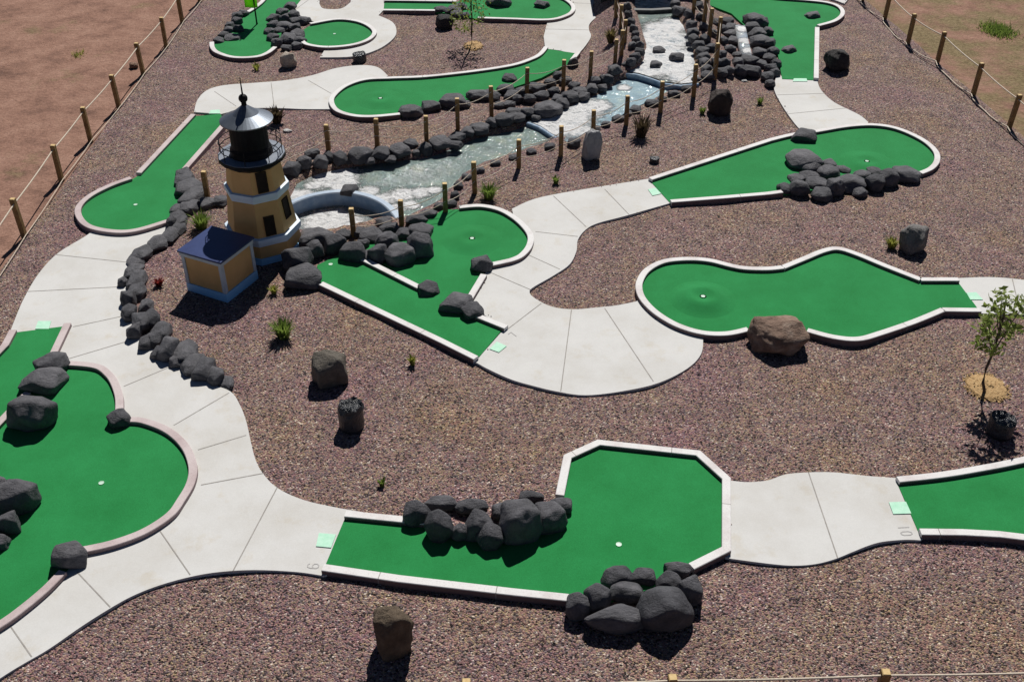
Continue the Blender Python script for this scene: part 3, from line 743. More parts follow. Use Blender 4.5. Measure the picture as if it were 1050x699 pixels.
heap([(299, 173, 17, 15), (312, 167, 14, 15), (320, 157.5, 14, 10), (328, 166, 15, 15), (337.5, 161, 10, 11), (348.6, 162, 15, 14), (357, 166, 8, 8), (369, 159, 24, 18), (390, 157, 19, 15), (410, 155, 21, 15),
      (420.7, 147, 15, 9), (427, 157, 9, 8), (436, 154, 14, 16), (451.4, 147, 23, 13), (467.6, 140.5, 17, 10), (466.7, 148, 15, 8), (479, 134.8, 15, 11), (490.5, 132, 19, 13), (503.8, 126, 12, 11), (517, 122.4, 19, 14),
      (527.6, 114.8, 17, 11), (531, 121, 16, 11), (541, 115, 14, 12), (562, 111, 27, 18), (550, 121, 10, 7), (522, 107, 12, 8), (512.4, 108, 11, 8), (379, 165, 10, 8), (400, 163, 12, 8), (576, 106, 14, 11)],
     'on the far bank of the pond', 'boulders on the far bank of the pond', adj='dark bank boulder')
heap([(421, 114, 23, 12), (442, 109, 19, 12), (463, 103, 25, 14), (477, 107, 10, 8), (489.5, 97, 21, 10), (503, 97.6, 19, 12), (518, 91, 17, 11), (524, 97, 15, 10), (530.5, 102, 10, 10), (535, 93, 13, 9), (543, 102, 12, 11),
      (550.5, 90, 17, 9), (555, 98, 15, 10), (564, 85, 12, 10), (567.6, 94, 12, 10), (572.4, 78.6, 11, 11), (571.4, 102, 13, 10), (584, 99.5, 17, 13), (580, 83, 12, 10), (588.6, 88, 12, 9), (594, 94, 15, 10), (591, 106, 12, 8)],
     'below the long curved green', 'boulders along the lower edge of the curved green', adj='dark rock')
heap([(605.7, 91, 13, 11), (611, 83, 11, 9), (621.4, 81, 13, 11), (629, 81.4, 9, 10), (631, 72, 14, 11), (641, 68, 10, 10), (647, 64, 10, 10), (651, 58.6, 11, 10), (656, 53, 10, 9), (649, 47, 9, 8), (656.4, 46, 8, 9),
      (652, 41, 8, 8), (651.5, 35.5, 8, 8), (650, 29, 8, 8), (647, 22.5, 8, 8), (644.5, 15, 8, 9), (643.5, 7, 8, 9), (598, 99, 13, 10), (617, 90, 10, 8)],
     'on the left bank of the rapids', 'boulders on the left bank of the rapids', key=lambda r: -r[1], end='bottom', adj='dark bank rock')
heap([(697, 11, 14, 10), (698.6, 21, 12, 11), (706, 14, 9, 9), (708.6, 26, 11, 10), (702, 31, 8, 8), (711, 33.5, 12, 10), (711.5, 40, 11, 9), (716, 46, 12, 10), (720, 52, 13, 9), (721.4, 58, 13, 9), (724, 64, 12, 9),
      (725.7, 71, 12, 9), (725.7, 77, 13, 9), (693, 4, 10, 8), (716, 6, 10, 9), (719, 17, 10, 9), (722, 27, 10, 9), (723, 40, 10, 9), (728.6, 48.6, 10, 8), (714, 82, 10, 7)],
     'on the right bank of the rapids', 'boulders on the right bank of the rapids', key=lambda r: -r[1], end='bottom', adj='dark bank rock')
heap([(738.6, 74, 13, 10), (735, 64, 10, 9), (743, 64, 12, 11), (747, 72, 12, 10), (757, 64, 12, 10), (756.4, 57, 11, 8), (748.6, 50, 12, 9), (751.4, 42, 13, 9), (749, 35, 14, 9), (748.6, 28, 13, 9), (746, 22, 13, 9), (741, 42, 10, 9),
      (740, 56, 10, 9), (741, 30, 10, 9), (731, 34, 10, 9), (735, 23, 10, 8), (773, 20, 20, 14), (770, 28, 15, 11), (781, 24, 12, 13), (775.7, 34, 17, 12), (786, 33, 12, 11), (780, 42, 20, 13), (789, 44, 13, 10),
      (780, 54, 17, 11), (768, 62, 18, 10), (771.4, 73, 18, 14), (759, 73, 13, 13), (781, 66, 12, 9), (789, 60, 13, 10), (793, 53, 11, 10), (790, 70, 12, 10), (787, 78.6, 13, 10), (796, 66, 10, 11), (795, 75, 10, 10), (790, 86, 10, 9)],
     'around the small side waterfall', 'boulders around the small side waterfall', adj='dark rock')
heap([(224, 42, 11, 8), (229, 36.5, 10, 8), (238.6, 39, 15, 9), (236, 31.5, 11, 9), (244.5, 30, 11, 10), (235.5, 26, 9, 7), (243, 22, 11, 9), (244, 16, 11, 8), (250, 14.5, 9, 8)],
     'in the row left of the lime flag', 'boulder row left of the lime flag', adj='dark rock')
heap([(280, 19, 13, 10), (289, 12.6, 12, 9), (297, 6.5, 12, 9), (300.5, 15, 11, 9), (291, 19, 11, 10), (280, 26, 12, 10), (303, 22.5, 12, 9), (292.5, 27, 16, 10), (302, 28, 13, 9), (312, 21, 13, 9), (276, 33, 11, 9),
      (285.6, 32, 11, 8), (279.5, 39, 12, 10), (284, 44, 11, 10), (296, 40, 17, 12), (305, 35.5, 15, 11), (308, 42, 13, 10), (304, 47, 11, 8), (294, 49, 11, 7)],
     'in the heap between the two far greens', 'boulder heap between the two far left greens', adj='dark rock')
heap([(464, 10, 16, 10), (472.5, 8, 13, 9), (469, 14.5, 13, 9), (476.5, 16, 9, 7), (452, 10, 13, 7)], 'in the row behind the round black boulder', 'rocks on the edge of the top green', adj='dark rock')
sb = [(691, 96, 12, 6), (668.6, 105, 13, 8), (651, 112, 12, 8), (634, 121, 12, 8), (621, 127, 9, 7), (611, 132, 9, 7), (564, 150, 11, 6), (545, 155.5, 10, 6), (527, 161, 10, 6), (508, 167, 10, 6), (492, 174, 10, 7), (479, 181, 10, 7),
      (470, 190, 9, 8), (467, 200, 9, 9), (463, 208, 10, 8), (703, 90, 10, 6), (679, 101, 9, 6), (644, 116.5, 8, 6)]
heap(sb, 'on the near bank of the stream', 'small stones on the near bank of the stream', adj='small grey stone')

# natural boulders standing in the gravel
def nat(name, c1, c2, c3, r, lab, seed, rz=0, zmax=2.2, zmin=.6, hk=.85, pts=17):
    me = hull_rock(seed, pts, .68, 1, .6, 2.0); k_ = .66; me.materials.append(rock_mat(name, *[tuple(v*k_ for v in c) for c in (c1, c2, c3)], 9, .9))
    tag(rock(*r, name='boulder', me=me, rz=rz, zmax=zmax, zmin=zmin, hk=hk, fat=1.0), lab, 'boulder')
nat('tan_sandstone', (.14, .10, .065), (.24, .175, .115), (.38, .29, .20), (404, 646, 41, 58), 'tan boulder standing at the bottom of the gravel', 41, .3, 1.5, 1.25, 1.0)
nat('rust_sandstone', (.17, .105, .075), (.34, .22, .155), (.62, .48, .38), (798, 343, 60, 47), 'large rust topped boulder breaking the white kerb', 42, .1, 1.0)
nat('grey_brown_stone', (.15, .13, .10), (.24, .21, .17), (.32, .29, .24), (338, 378, 37, 42), 'grey topped boulder below the lighthouse shadow', 43, .4)
nat('grey_granite', (.16, .155, .15), (.25, .24, .23), (.36, .35, .34), (937, 245, 31, 34), 'grey granite boulder above the guitar shaped green', 44, .8)
nat('pale_granite', (.38, .39, .40), (.54, .55, .56), (.68, .68, .68), (607, 150, 19, 37), 'pale upright granite stone beside the stream fence', 45, .2, 2.6)
nat('brown_basalt', (.035, .025, .022), (.065, .048, .042), (.11, .088, .076), (739, 105, 26, 33), 'dark brown pointed boulder beside the stream', 46, .1, 1.5)
nat('dark_basalt', (.03, .026, .026), (.05, .045, .044), (.09, .08, .075), (860, 62, 27, 27), 'dark boulder in gravel beside the upper right green', 47, .5)
nat('pale_tan_stone', (.55, .46, .36), (.74, .63, .51), (.85, .76, .64), (295.5, 62, 17, 19), 'pale tan pointed stone below the far boulder heap', 48, .2, 1.5)
nat('black_basalt', (.03, .028, .03), (.05, .047, .05), (.08, .076, .08), (456, 23, 19, 18), 'round black boulder beside the thin tree', 49, .2)
nat('white_limestone', (.9, .9, .86), (1, 1, .96), (1, 1, 1), (295, 134, 9, 5), 'flat white stone in gravel right of the lighthouse', 50, .2, .3, .2)
nat('white_limestone_chip', (.9, .9, .86), (1, 1, .96), (1, 1, 1), (763, 83, 6, 3), 'tiny white stone below the side waterfall rocks', 51, .2, .3, .2)
nat('rust_stone', (.26, .13, .07), (.38, .22, .14), (.46, .33, .24), (137, 67, 9, 6), 'small pale rock in the dirt behind the left fence', 52, .2)

# ------------------------------------------------------------------ side waterfall chute, weir and footbridge at the top
bm = bmesh.new()
A0, A1 = un(754, 26, .26), un(764, 26, .26); B0, B1 = un(761.5, 59, .14), un(771.5, 59, .14)
rows = []
for i in range(7):
    t = i/6; rows.append([bm.verts.new(A0.lerp(B0, t).lerp(A1.lerp(B1, t), k/3)+Vector((0, 0, .012*math.sin(i*2+k*1.7)))) for k in range(4)])
low = [[bm.verts.new(v.co-Vector((0, 0, v.co.z+.02))) for v in (r_[0], r_[3])] for r_ in rows]
for i in range(6):
    for k in range(3): bm.faces.new((rows[i][k], rows[i][k+1], rows[i+1][k+1], rows[i+1][k]))
    bm.faces.new((rows[i][0], rows[i+1][0], low[i+1][0], low[i][0])); bm.faces.new((rows[i][3], low[i][1], low[i+1][1], rows[i+1][3]))
bm.faces.new((rows[6][0], rows[6][1], rows[6][2], rows[6][3], low[6][1], low[6][0])); bm.faces.new((rows[0][0], low[0][0], low[0][1], rows[0][3], rows[0][2], rows[0][1]))
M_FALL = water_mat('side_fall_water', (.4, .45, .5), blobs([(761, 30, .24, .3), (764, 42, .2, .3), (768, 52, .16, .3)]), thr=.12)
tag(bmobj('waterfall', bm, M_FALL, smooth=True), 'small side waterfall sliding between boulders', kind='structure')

M_DKWOOD = simple('dark_bridge_wood', (.035, .028, .022), (.065, .05, .04), 5, .8, 40, .4)
M_WALL = simple('wet_grey_block', (.03, .034, .036), (.06, .065, .068), 6, .5, 30, .4)
g0 = un(645, 10, ZT); g1 = un(694, 10, ZT)
t = thing('footbridge', (0, 0, 0), 'dark footbridge crossing the stream at the top', 'bridge')
bm = bmesh.new()
for i in range(12): box(bm, g0.x-.9, g1.x+.9, g0.y+.55+i*.15, g0.y+.55+i*.15+.138, .78, .83)
bmobj('deck', bm, M_DKWOOD, t)
for yy in (.5, 1.7):
    bm = bmesh.new(); box(bm, g0.x-.9, g1.x+.9, g0.y+yy, g0.y+yy+.12, .56, .775); bmobj('beam', bm, M_DKWOOD, t)
for xx in (g0.x-.75, g1.x+.45):
    bm = bmesh.new(); box(bm, xx, xx+.3, g0.y+.7, g0.y+2.2, -.1, .556); bmobj('abutment', bm, M_WALL, t)
bm = bmesh.new(); sweep(bm, [uxy(645, 13, ZT), uxy(668, 13.5, ZT), uxy(692, 12, ZT)], .18, ZT+.10, -.3, .02)
tag(bmobj('weir_wall', bm, M_WALL), 'low wet block wall under the footbridge', 'weir')

# ------------------------------------------------------------------ loose pebbles over the gravel and along the path edges
def inside(poly, x, y):
    A = np.array(poly); B = np.roll(A, -1, 0); r = np.zeros(x.shape, bool)
    for (ax, ay), (bx, by) in zip(A, B):
        if ay == by: continue
        r ^= ((ay > y) != (by > y)) & (x < (bx-ax)*(y-ay)/(by-ay)+ax)
    return r
rng = np.random.default_rng(5)
u_, v_ = rng.uniform(-20, 1070, 16000), 700*rng.uniform(0, 1, 16000)**.75
pts_ = [un(a, b, 0) for a, b in zip(u_, v_)]
px_ = np.array([p.x for p in pts_]); py_ = np.array([p.y for p in pts_])
keep = sdist(px_, py_) > .1
for pl in POLY: keep &= ~inside(pl, px_, py_)
def side_of(a, b): return (b[0]-a[0])*(py_-a[1])-(b[1]-a[1])*(px_-a[0])
keep &= (side_of(FL0, FL1)*np.sign((FL1[0]-FL0[0])*(18-FL0[1])-(FL1[1]-FL0[1])*(0-FL0[0])) > 0) & (side_of(FR0, FR1)*np.sign((FR1[0]-FR0[0])*(18-FR0[1])-(FR1[1]-FR0[1])*(0-FR0[0])) > 0)
px_, py_ = px_[keep], py_[keep]; pz_ = ground_h(px_, py_)
spots = list(zip(px_, py_, pz_))
NP_ = 9                               # the first nine polygons are the paths: pebbles that spilled onto their edges
for pl in POLY[:NP_]:
    for (ax, ay), (bx, by) in zip(pl, pl[1:]+pl[:1]):
        L = math.hypot(bx-ax, by-ay)
        for _ in range(int(L*5)):
            t = rng.random(); o_ = rng.normal(0, .035); nx_, ny_ = -(by-ay)/max(L, 1e-6), (bx-ax)/max(L, 1e-6)
            qx, qy = ax+(bx-ax)*t+nx_*o_, ay+(by-ay)*t+ny_*o_
            q = np.array([qx]); q2 = np.array([qy])
            if any(inside(p2, q, q2)[0] for p2 in POLY[NP_:]): continue
            z = ZPATH+.004 if inside(pl, q, q2)[0] else 0.02
            spots.append((qx, qy, z))
OCT = [(1, 0, 0), (.3, .9, .1), (-.8, .55, 0), (-.75, -.6, .1), (.35, -.95, 0), (.1, .05, .75), (0, 0, -.6)]
OF = [(0, 1, 5), (1, 2, 5), (2, 3, 5), (3, 4, 5), (4, 0, 5), (1, 0, 6), (2, 1, 6), (3, 2, 6), (4, 3, 6), (0, 4, 6)]
vv, ff = [], []
for (x, y, z) in spots:
    a = rng.uniform(0, 6.28); sz = .011+.012*rng.random()**2; ca, sa = math.cos(a)*sz, math.sin(a)*sz; e1 = rng.uniform(.6, 1.1); b0 = len(vv)
    for (qx, qy, qz) in OCT:
        j = rng.uniform(.8, 1.2); qy *= e1
        vv.append((x+(ca*qx-sa*qy)*j, y+(sa*qx+ca*qy)*j, z+.004+qz*sz*j*.8))
    ff += [tuple(b0+i for i in f) for f in OF]
me = bpy.data.meshes.new('pebbles'); me.from_pydata(vv, [], ff); o = link('pebbles', me, M_GRAVEL)
tag(o, 'loose pebbles scattered over the gravel and path edges', kind='stuff')
print('pebbles', len(spots))

# ------------------------------------------------------------------ rope fences
HP = .80
def post_at(P, h, label, group, tilt=(0, 0), wd=.092):
    o = bpy.data.objects.new('fence_post', None)
    key = round(h, 3)
    if key not in post_at.c:
        bm = bmesh.new(); box(bm, -wd/2, wd/2, -wd/2, wd/2, -.25, h-.012)
        bm.verts.ensure_lookup_table()
        c = .008
        top = [bm.verts.new((sx*(wd/2-c), sy*(wd/2-c), h)) for sx, sy in ((-1, -1), (1, -1), (1, 1), (-1, 1))]
        f = bm.faces.new(top); f.material_index = 1
        b = [v for v in bm.verts if abs(v.co.z-(h-.012)) < 1e-5]
        b.sort(key=lambda v: math.atan2(v.co.y, v.co.x)); tp = sorted(top, key=lambda v: math.atan2(v.co.y, v.co.x))
        for i in range(4):
            f = bm.faces.new((b[i], b[(i+1) % 4], tp[(i+1) % 4], tp[i])); f.material_index = 1
        for f in list(bm.faces):
            if f.calc_center_median().z > h-.0125 and abs(f.normal.z) > .99 and all(abs(v.co.z-(h-.012)) < 1e-5 for v in f.verts): bm.faces.remove(f)
        bmesh.ops.recalc_face_normals(bm, faces=bm.faces)
        me = bpy.data.meshes.new('fence_post'); bm.to_mesh(me); bm.free(); me.materials.append(M_POST); me.materials.append(M_POSTTOP)
        post_at.c[key] = me
    bpy.data.objects.remove(o)
    o = bpy.data.objects.new('fence_post', post_at.c[key]); COL.objects.link(o)
    o.location = P; o.rotation_euler = (tilt[0], tilt[1], rk.uniform(-.15, .15))
    return tag(o, label, 'fence post', group)
post_at.c = {}

def rope(label, pts, r=.011, sag=.05, group=None, seg=8):
    out = []
    for a, b in zip(pts, pts[1:]):
        a, b = Vector(a), Vector(b)
        for k in range(seg):
            t = k/seg; q = a.lerp(b, t); q.z -= sag*4*t*(1-t); out.append(q)
    out.append(Vector(pts[-1])); bm = bmesh.new(); tube(bm, out, r, 6)
    return tag(bmobj('rope', bm, M_ROPE, smooth=True), label, 'rope', group)

# left boundary, listed from the bottom of the picture upwards
LF = [(-28, 322), (25, 242), (63, 185), (93, 144.5), (122, 110), (147, 76), (170.5, 48.5), (187, 23), (205, 2), (222, -18)]
G1 = 'posts of the left boundary fence'; tops = []
for i, q in enumerate(LF):
    P = gz(*q)
    if i > 0: post_at(P, HP, 'wooden post, %s from the bottom in the left dirt fence' % ordinal(i-1), G1, (rk.uniform(-.02, .02), rk.uniform(-.03, .02)))
    tops.append(P+Vector((0, 0, HP-.10)))
rope('pale taut rope threaded through the left dirt fence posts', tops, .014, .02)
rope('lower slack rope of the left dirt fence', [p-Vector((-.06, .04, HP-.15)) for p in tops], .009, .02)
RF = [(1090, 178), (1034.6, 131), (997.7, 97.6), (961, 64), (930.7, 45), (907, 20), (884, 1), (866, -16)]
tops = []; lows = []
for i, q in enumerate(RF):
    P = gz(*q)
    if i > 0: post_at(P, HP, 'wooden post, %s from the right in the right dirt fence' % ordinal(i-1), 'posts of the right boundary fence', (rk.uniform(-.02, .02), rk.uniform(-.01, .04)))
    tops.append(P+Vector((0, 0, HP-.1))); lows.append(P+Vector((-.07, -.05, .06)))
rope('pale taut rope threaded through the right dirt fence posts', tops, .014, .03)
lw = []
for a, b in zip(lows, lows[1:]):
    for k in range(6):
        t = k/6; q = a.lerp(b, t); q.x -= .12*math.sin(math.pi*t)+.03*math.sin(9*t); q.z = .05-.02*math.sin(math.pi*t); lw.append(q)
rope('slack pale rope lying on the gravel under the right fence', lw, .014, 0, seg=2)
FBp = [uxy(390, 701, HP), uxy(478, 698, HP), uxy(690, 693.5, HP), uxy(909, 688, HP), uxy(1130, 683, HP)]
FBp = [(FBp[0][0]-.9, FBp[0][1]-.02)] + FBp[1:]
tops = []
for i, q in enumerate(FBp):
    P = Vector((q[0], q[1], 0))
    if 0 < i < 4: post_at(P, HP, 'wooden post top peeking in at the bottom edge, %s from the left' % ordinal(i-1), 'posts of the near boundary fence')
    tops.append(P+Vector((0, 0, HP-.07)))
rope('pale rope running along the bottom edge of the picture', tops, .014, .02)

def stream_fence(lst, where, group, ropelab):
    up, lo = [], []
    for i, (bx, by, tx, ty) in enumerate(lst):
        P = gz(bx, by); h = max(.55, min(.95, z_for_py(P.x, P.y, ty)-P.z)); h = round(h*20)/20
        post_at(P, h, 'wooden post, %s from the lighthouse %s' % (ordinal(i), where), group, (0, rk.uniform(-.02, .02)))
        up.append(P+Vector((0, -.05, h-.12))); lo.append(P+Vector((0, -.05, h*.42)))
    rope('upper '+ropelab, up, .008, .08); rope('lower '+ropelab, lo, .007, .08)
stream_fence([(213, 203, 207, 176), (337, 154, 334, 128), (387, 150, 386, 122), (437.5, 147, 436.5, 118), (469.5, 133, 469.5, 100), (504, 120, 504.5, 89), (540, 98, 540, 70), (577.5, 92, 577.5, 62), (605, 81, 605.5, 53),
              (630.5, 64.5, 631.4, 41), (637, 57, 640, 32), (640.5, 44, 642, 20), (636.5, 28, 638, 5), (631.5, 18, 632, -5), (632, 2, 633, -20)],
             'on the far stream bank', 'posts of the far stream bank fence', 'rope of the fence on the far stream bank')
stream_fence([(363, 242, 363, 214), (412, 231, 412, 205), (457, 218, 457, 187.5), (487, 198, 487, 167), (532, 172, 532.5, 142.5), (575, 160, 575.5, 130), (608, 141, 607, 114), (642, 128, 643, 97.5), (677, 115, 679, 84), (711, 99, 714.5, 66),
              (732.5, 81, 737, 45), (736, 45, 738, 18), (727, 40, 729, 8), (721.5, 27, 722.5, -4), (710.7, 14, 711, -12)],
             'on the near stream bank', 'posts of the near stream bank fence', 'rope of the fence on the near stream bank')

# ------------------------------------------------------------------ lighthouse
M_TAN = simple('tan_siding', (.64, .375, .14), (.72, .43, .17), 3, .65, 50, .15)
M_BLUE = simple('light_blue_trim', (.64, .77, .90), (.70, .82, .92), 5, .5, 50, .1)
M_BASEB = simple('blue_base_paint', (.30, .64, .98), (.34, .68, 1.0), 5, .5, 50, .1)
M_PTRIM = simple('pale_trim', (.52, .58, .62), (.60, .65, .68), 6, .55, 50, .1)
M_NAVY = simple('navy_roof', (.012, .026, .11), (.02, .042, .15), 3, .35, 30, .15, spec=.5)
M_BLACK = simple('black_paint', (.006, .006, .008), (.012, .012, .014), 5, .55, 40, .1, spec=.12)
M_WIN = simple('dark_window', (.010, .007, .006), (.022, .015, .012), 6, .5, bstr=0, spec=.15)
M_METAL = simple('grey_metal_roof', (.13, .15, .18), (.19, .215, .25), 4, .42, 40, .08, metal=.7)
M_DECK = simple('gallery_grey', (.15, .18, .23), (.21, .24, .29), 6, .6, 40, .15)

foot = un(273, 252, 0); FX, FY = foot.x, foot.y
tocam = math.atan2(-FY, -FX)                      # bearing from the tower to the camera
zz = lambda py: z_for_py(FX, FY, py)
def rad(px_, z): return px_/ppm(Vector((FX, FY, z)))
z_gal = zz(156.5); z_eave = zz(122); z_apex = zz(108); z_ball = zz(101); z_tip = zz(80)
z_b1 = zz(190.5); z_b2 = zz(231)
lh = thing('lighthouse', (FX, FY, 0), 'tan octagonal miniature lighthouse with blue bands and black lantern room', 'lighthouse')
OR = tocam-R(10.5)      # a corner slightly left of the camera's line
def oct_(prof, name, mat, n=8, rot=OR, smooth=False):
    bm = bmesh.new(); lathe(bm, prof, n, (0, 0), 0, rot); return bmobj(name, bm, mat, lh, smooth)
k8 = 1.04
r_top = rad(25.6, z_gal)*k8; r_bot = rad(36.5, 0)*k8
rt = lambda z: r_bot+(r_top-r_bot)*z/z_gal
bw = .075
oct_([(rt(.12), .12), (rt(z_gal-.05), z_gal-.05)], 'tower', M_TAN)
oct_([(rt(0)+.03, -.05), (rt(.13)+.03, .13)], 'base_band', M_BASEB)
for zb, ex in ((z_b2, .06), (z_b1, .045)):
    oct_([(rt(zb)+.0, zb-bw*1.25), (rt(zb)+ex*.6, zb-bw), (rt(zb)+ex, zb+bw*.2), (rt(zb)+ex*.9, zb+bw*.9), (rt(zb)-.02, zb+bw*1.1)], 'trim_band', M_BLUE)
R_gal = rad(34.5, z_gal)
oct_([(rt(z_gal)+.02, z_gal-.16), (R_gal-.02, z_gal-.075), (R_gal, z_gal-.07), (R_gal, z_gal-.012)], 'gallery_edge', M_BLACK, 16)
oct_([(R_gal-.012, z_gal-.03), (R_gal-.012, z_gal)], 'gallery_deck', M_DECK, 16)
R_lan = rad(19, z_gal)
oct_([(R_lan*1.16, z_gal-.01), (R_lan*1.12, z_gal+.10), (R_lan*1.02, z_gal+.16), (R_lan*.98, z_eave+.03)], 'lantern_room', M_BLACK, 24)
R_roof = rad(27.2, z_eave)
oct_([(R_roof*.9, z_eave-.012), (R_roof, z_eave-.02), (R_roof, z_eave), (R_roof*.5, z_eave+(z_apex-z_eave)*.45), (.05, z_apex), (.03, z_apex+.02)], 'roof', M_METAL, 40, smooth=False)
bm = bmesh.new(); rb_ = rad(4.6, z_ball)
lathe(bm, [(.05, z_apex-.06), (.045, z_ball-rb_)], 12)
lathe(bm, [(rb_*math.sin(a)+.002, z_ball-rb_*math.cos(a)) for a in [math.pi*i/10 for i in range(11)]], 16)
lathe(bm, [(.016, z_ball+rb_*.8), (.008, z_tip)], 8)
bmobj('finial', bm, M_BLACK, lh)
# gallery railing
bm = bmesh.new(); rr = R_gal-.05; zr = z_gal+.26
ring = [(rr*math.cos(2*math.pi*i/16), rr*math.sin(2*math.pi*i/16)) for i in range(17)]
for hgt in (.26, .14): tube(bm, [(x, y, z_gal+hgt) for x, y in ring], .009, 6)
for i in range(0, 16, 2): tube(bm, [(ring[i][0], ring[i][1], z_gal-.01), (ring[i][0], ring[i][1], zr)], .008, 6)
bmobj('railing', bm, M_BLACK, lh)
# windows: recessed dark panes with a thin frame, on the faces turned to the camera
def window(face, z0, z1, half):
    a = OR+R(45)*face+R(22.5); zc = (z0+z1)/2
    ap = lambda z: rt(z)*math.cos(R(22.5))
    d = Vector((math.cos(a), math.sin(a), 0)); s = Vector((-math.sin(a), math.cos(a), 0))
    def P(u, z, e): return d*(ap(z)+e)+s*u+Vector((0, 0, z))
    bm = bmesh.new(); e = .012
    fr = bmesh.new()
    q = [(-half, z0), (half, z0), (half, z1), (-half, z1)]
    v = [bm.verts.new(P(u, z, e)) for u, z in q]; v2 = [bm.verts.new(P(u, z, -.05)) for u, z in q]
    bm.faces.new(v)
    for i in range(4): bm.faces.new((v[i], v[(i+1) % 4], v2[(i+1) % 4], v2[i]))
    o = bmobj('window', bm, M_WIN, lh)
    t_ = .022
    for (u0, u1, a0, a1) in ((-half-t_, -half, z0-t_, z1+t_), (half, half+t_, z0-t_, z1+t_), (-half, half, z1, z1+t_), (-half, half, z0-t_, z0)):
        c = [P(u0, a0, .022), P(u1, a0, .022), P(u1, a1, .022), P(u0, a1, .022)]; b = [P(u0, a0, -.04), P(u1, a0, -.04), P(u1, a1, -.04), P(u0, a1, -.04)]
        f1 = [fr.verts.new(x) for x in c]; f2 = [fr.verts.new(x) for x in b]; fr.faces.new(f1)
        for i in range(4): fr.faces.new((f1[i], f1[(i+1) % 4], f2[(i+1) % 4], f2[i]))
    bmobj('frame', fr, M_TAN2, o)
M_TAN2 = simple('brown_frame', (.03, .02, .012), (.05, .032, .02), 6, .6, bstr=.1, spec=.1)
hz = (z_b1-z_b2)
window(0, z_b2+.12, z_b2+.12+.33, .075)
window(1, z_b1-.52, z_b1-.18, .075)
window(0, z_b1+.12, z_b1+.46, .075)

# annex
aL, aB, aR = un(193, 298, 0), un(233.6, 310.5, 0), un(265, 285, 0)
ex_ = (aL-aB); ey_ = (aR-aB); wl = ex_.length; dl = ey_.length
ang = math.atan2(ey_.y, ey_.x)
# square the plan up: y axis along B->R, x axis to the left of it
ux = Vector((math.cos(ang), math.sin(ang), 0)); uy = Vector((-ux.y, ux.x, 0))
if uy.dot(ex_) < 0: uy = -uy
wl = ex_.dot(uy) if ex_.dot(uy) > .3 else wl
za = z_for_py(aB.x, aB.y, 270)
an = thing('annex_house', (aB.x, aB.y, 0), 'small tan annex hut with navy roof in front of the lighthouse', 'hut')
MA = Matrix(((ux.x, uy.x, 0, 0), (ux.y, uy.y, 0, 0), (0, 0, 1, 0), (0, 0, 0, 1)))
print('annex', wl, dl, za, 'light', z_b2, z_b1, z_gal, z_eave, z_tip, 'skew', ex_.normalized().dot(ey_.normalized()))
bm = bmesh.new(); box(bm, .02, dl-.02, .02, wl-.02, 0.05, za-.02, mat=MA); bmobj('wall', bm, M_TAN, an)
bm = bmesh.new(); box(bm, 0, dl, 0, wl, -.05, .17, mat=MA); bmobj('base_band', bm, M_BASEB, an)
tw = .075
for (x0, y0) in ((0, 0), (dl-tw, 0), (0, wl-tw), (dl-tw, wl-tw)):
    bm = bmesh.new(); box(bm, x0+.004, x0+tw-.004, y0+.004, y0+tw-.004, .172, za-.075, mat=MA); bmobj('corner_trim', bm, M_PTRIM, an)
bm = bmesh.new(); box(bm, -.01, dl+.01, -.01, wl+.01, za-.073, za-.004, mat=MA); bmobj('eave_trim', bm, M_PTRIM, an)
bm = bmesh.new(); box(bm, -.03, dl+.03, -.03, wl+.03, za, za+.035, mat=MA); bmobj('roof', bm, M_NAVY, an)

def leaf_mat(name, a, b):
    m, t, p = newmat(name)
    n = noise_n(t, pos(t), 7, 4, .6); r = ramp(t, [(.3, a), (.7, b)]); t.links.new(n.outputs[0], r.inputs[0])
    t.links.new(r.outputs[0], p.inputs['Base Color']); p.inputs['Roughness'].default_value = .55
    tr = N(t, 'ShaderNodeBsdfTranslucent'); t.links.new(r.outputs[0], tr.inputs[0])
    ms = N(t, 'ShaderNodeMixShader'); ms.inputs[0].default_value = .45
    t.links.new(p.outputs[0], ms.inputs[1]); t.links.new(tr.outputs[0], ms.inputs[2]); t.links.new(ms.outputs[0], t.nodes['Material Output'].inputs[0])
    return m

# ------------------------------------------------------------------ flag on the far left green
M_LIME = leaf_mat('lime_cloth', (.36, .86, .03), (.42, .92, .05))
P = un(263.5, 25, ZTURF); fl = thing('flag', (P.x, P.y, ZTURF), 'lime green flag on a black pole on the far left green', 'flag')
bm = bmesh.new(); lathe(bm, [(.03, 0), (.022, .06), (.018, 1.5), (.012, 1.52)], 10); bmobj('pole', bm, M_BLACK, fl)
bm = bmesh.new(); nz, nxq = 10, 8
gridv = [[[bm.verts.new((-.26+.34*i/nxq, e+.03*math.sin(i*.9+j*.3), .46+.95*j/nz)) for j in range(nz+1)] for i in range(nxq+1)] for e in (-.006, .006)]
for i in range(nxq):
    for j in range(nz):
        for g_ in gridv: bm.faces.new((g_[i][j], g_[i+1][j], g_[i+1][j+1], g_[i][j+1]))
for i in range(nxq):
    for j in (0, nz): bm.faces.new((gridv[0][i][j], gridv[0][i+1][j], gridv[1][i+1][j], gridv[1][i][j]))
for j in range(nz):
    for i in (0, nxq): bm.faces.new((gridv[0][i][j], gridv[0][i][j+1], gridv[1][i][j+1], gridv[1][i][j]))
bmobj('cloth', bm, M_LIME, fl, True)

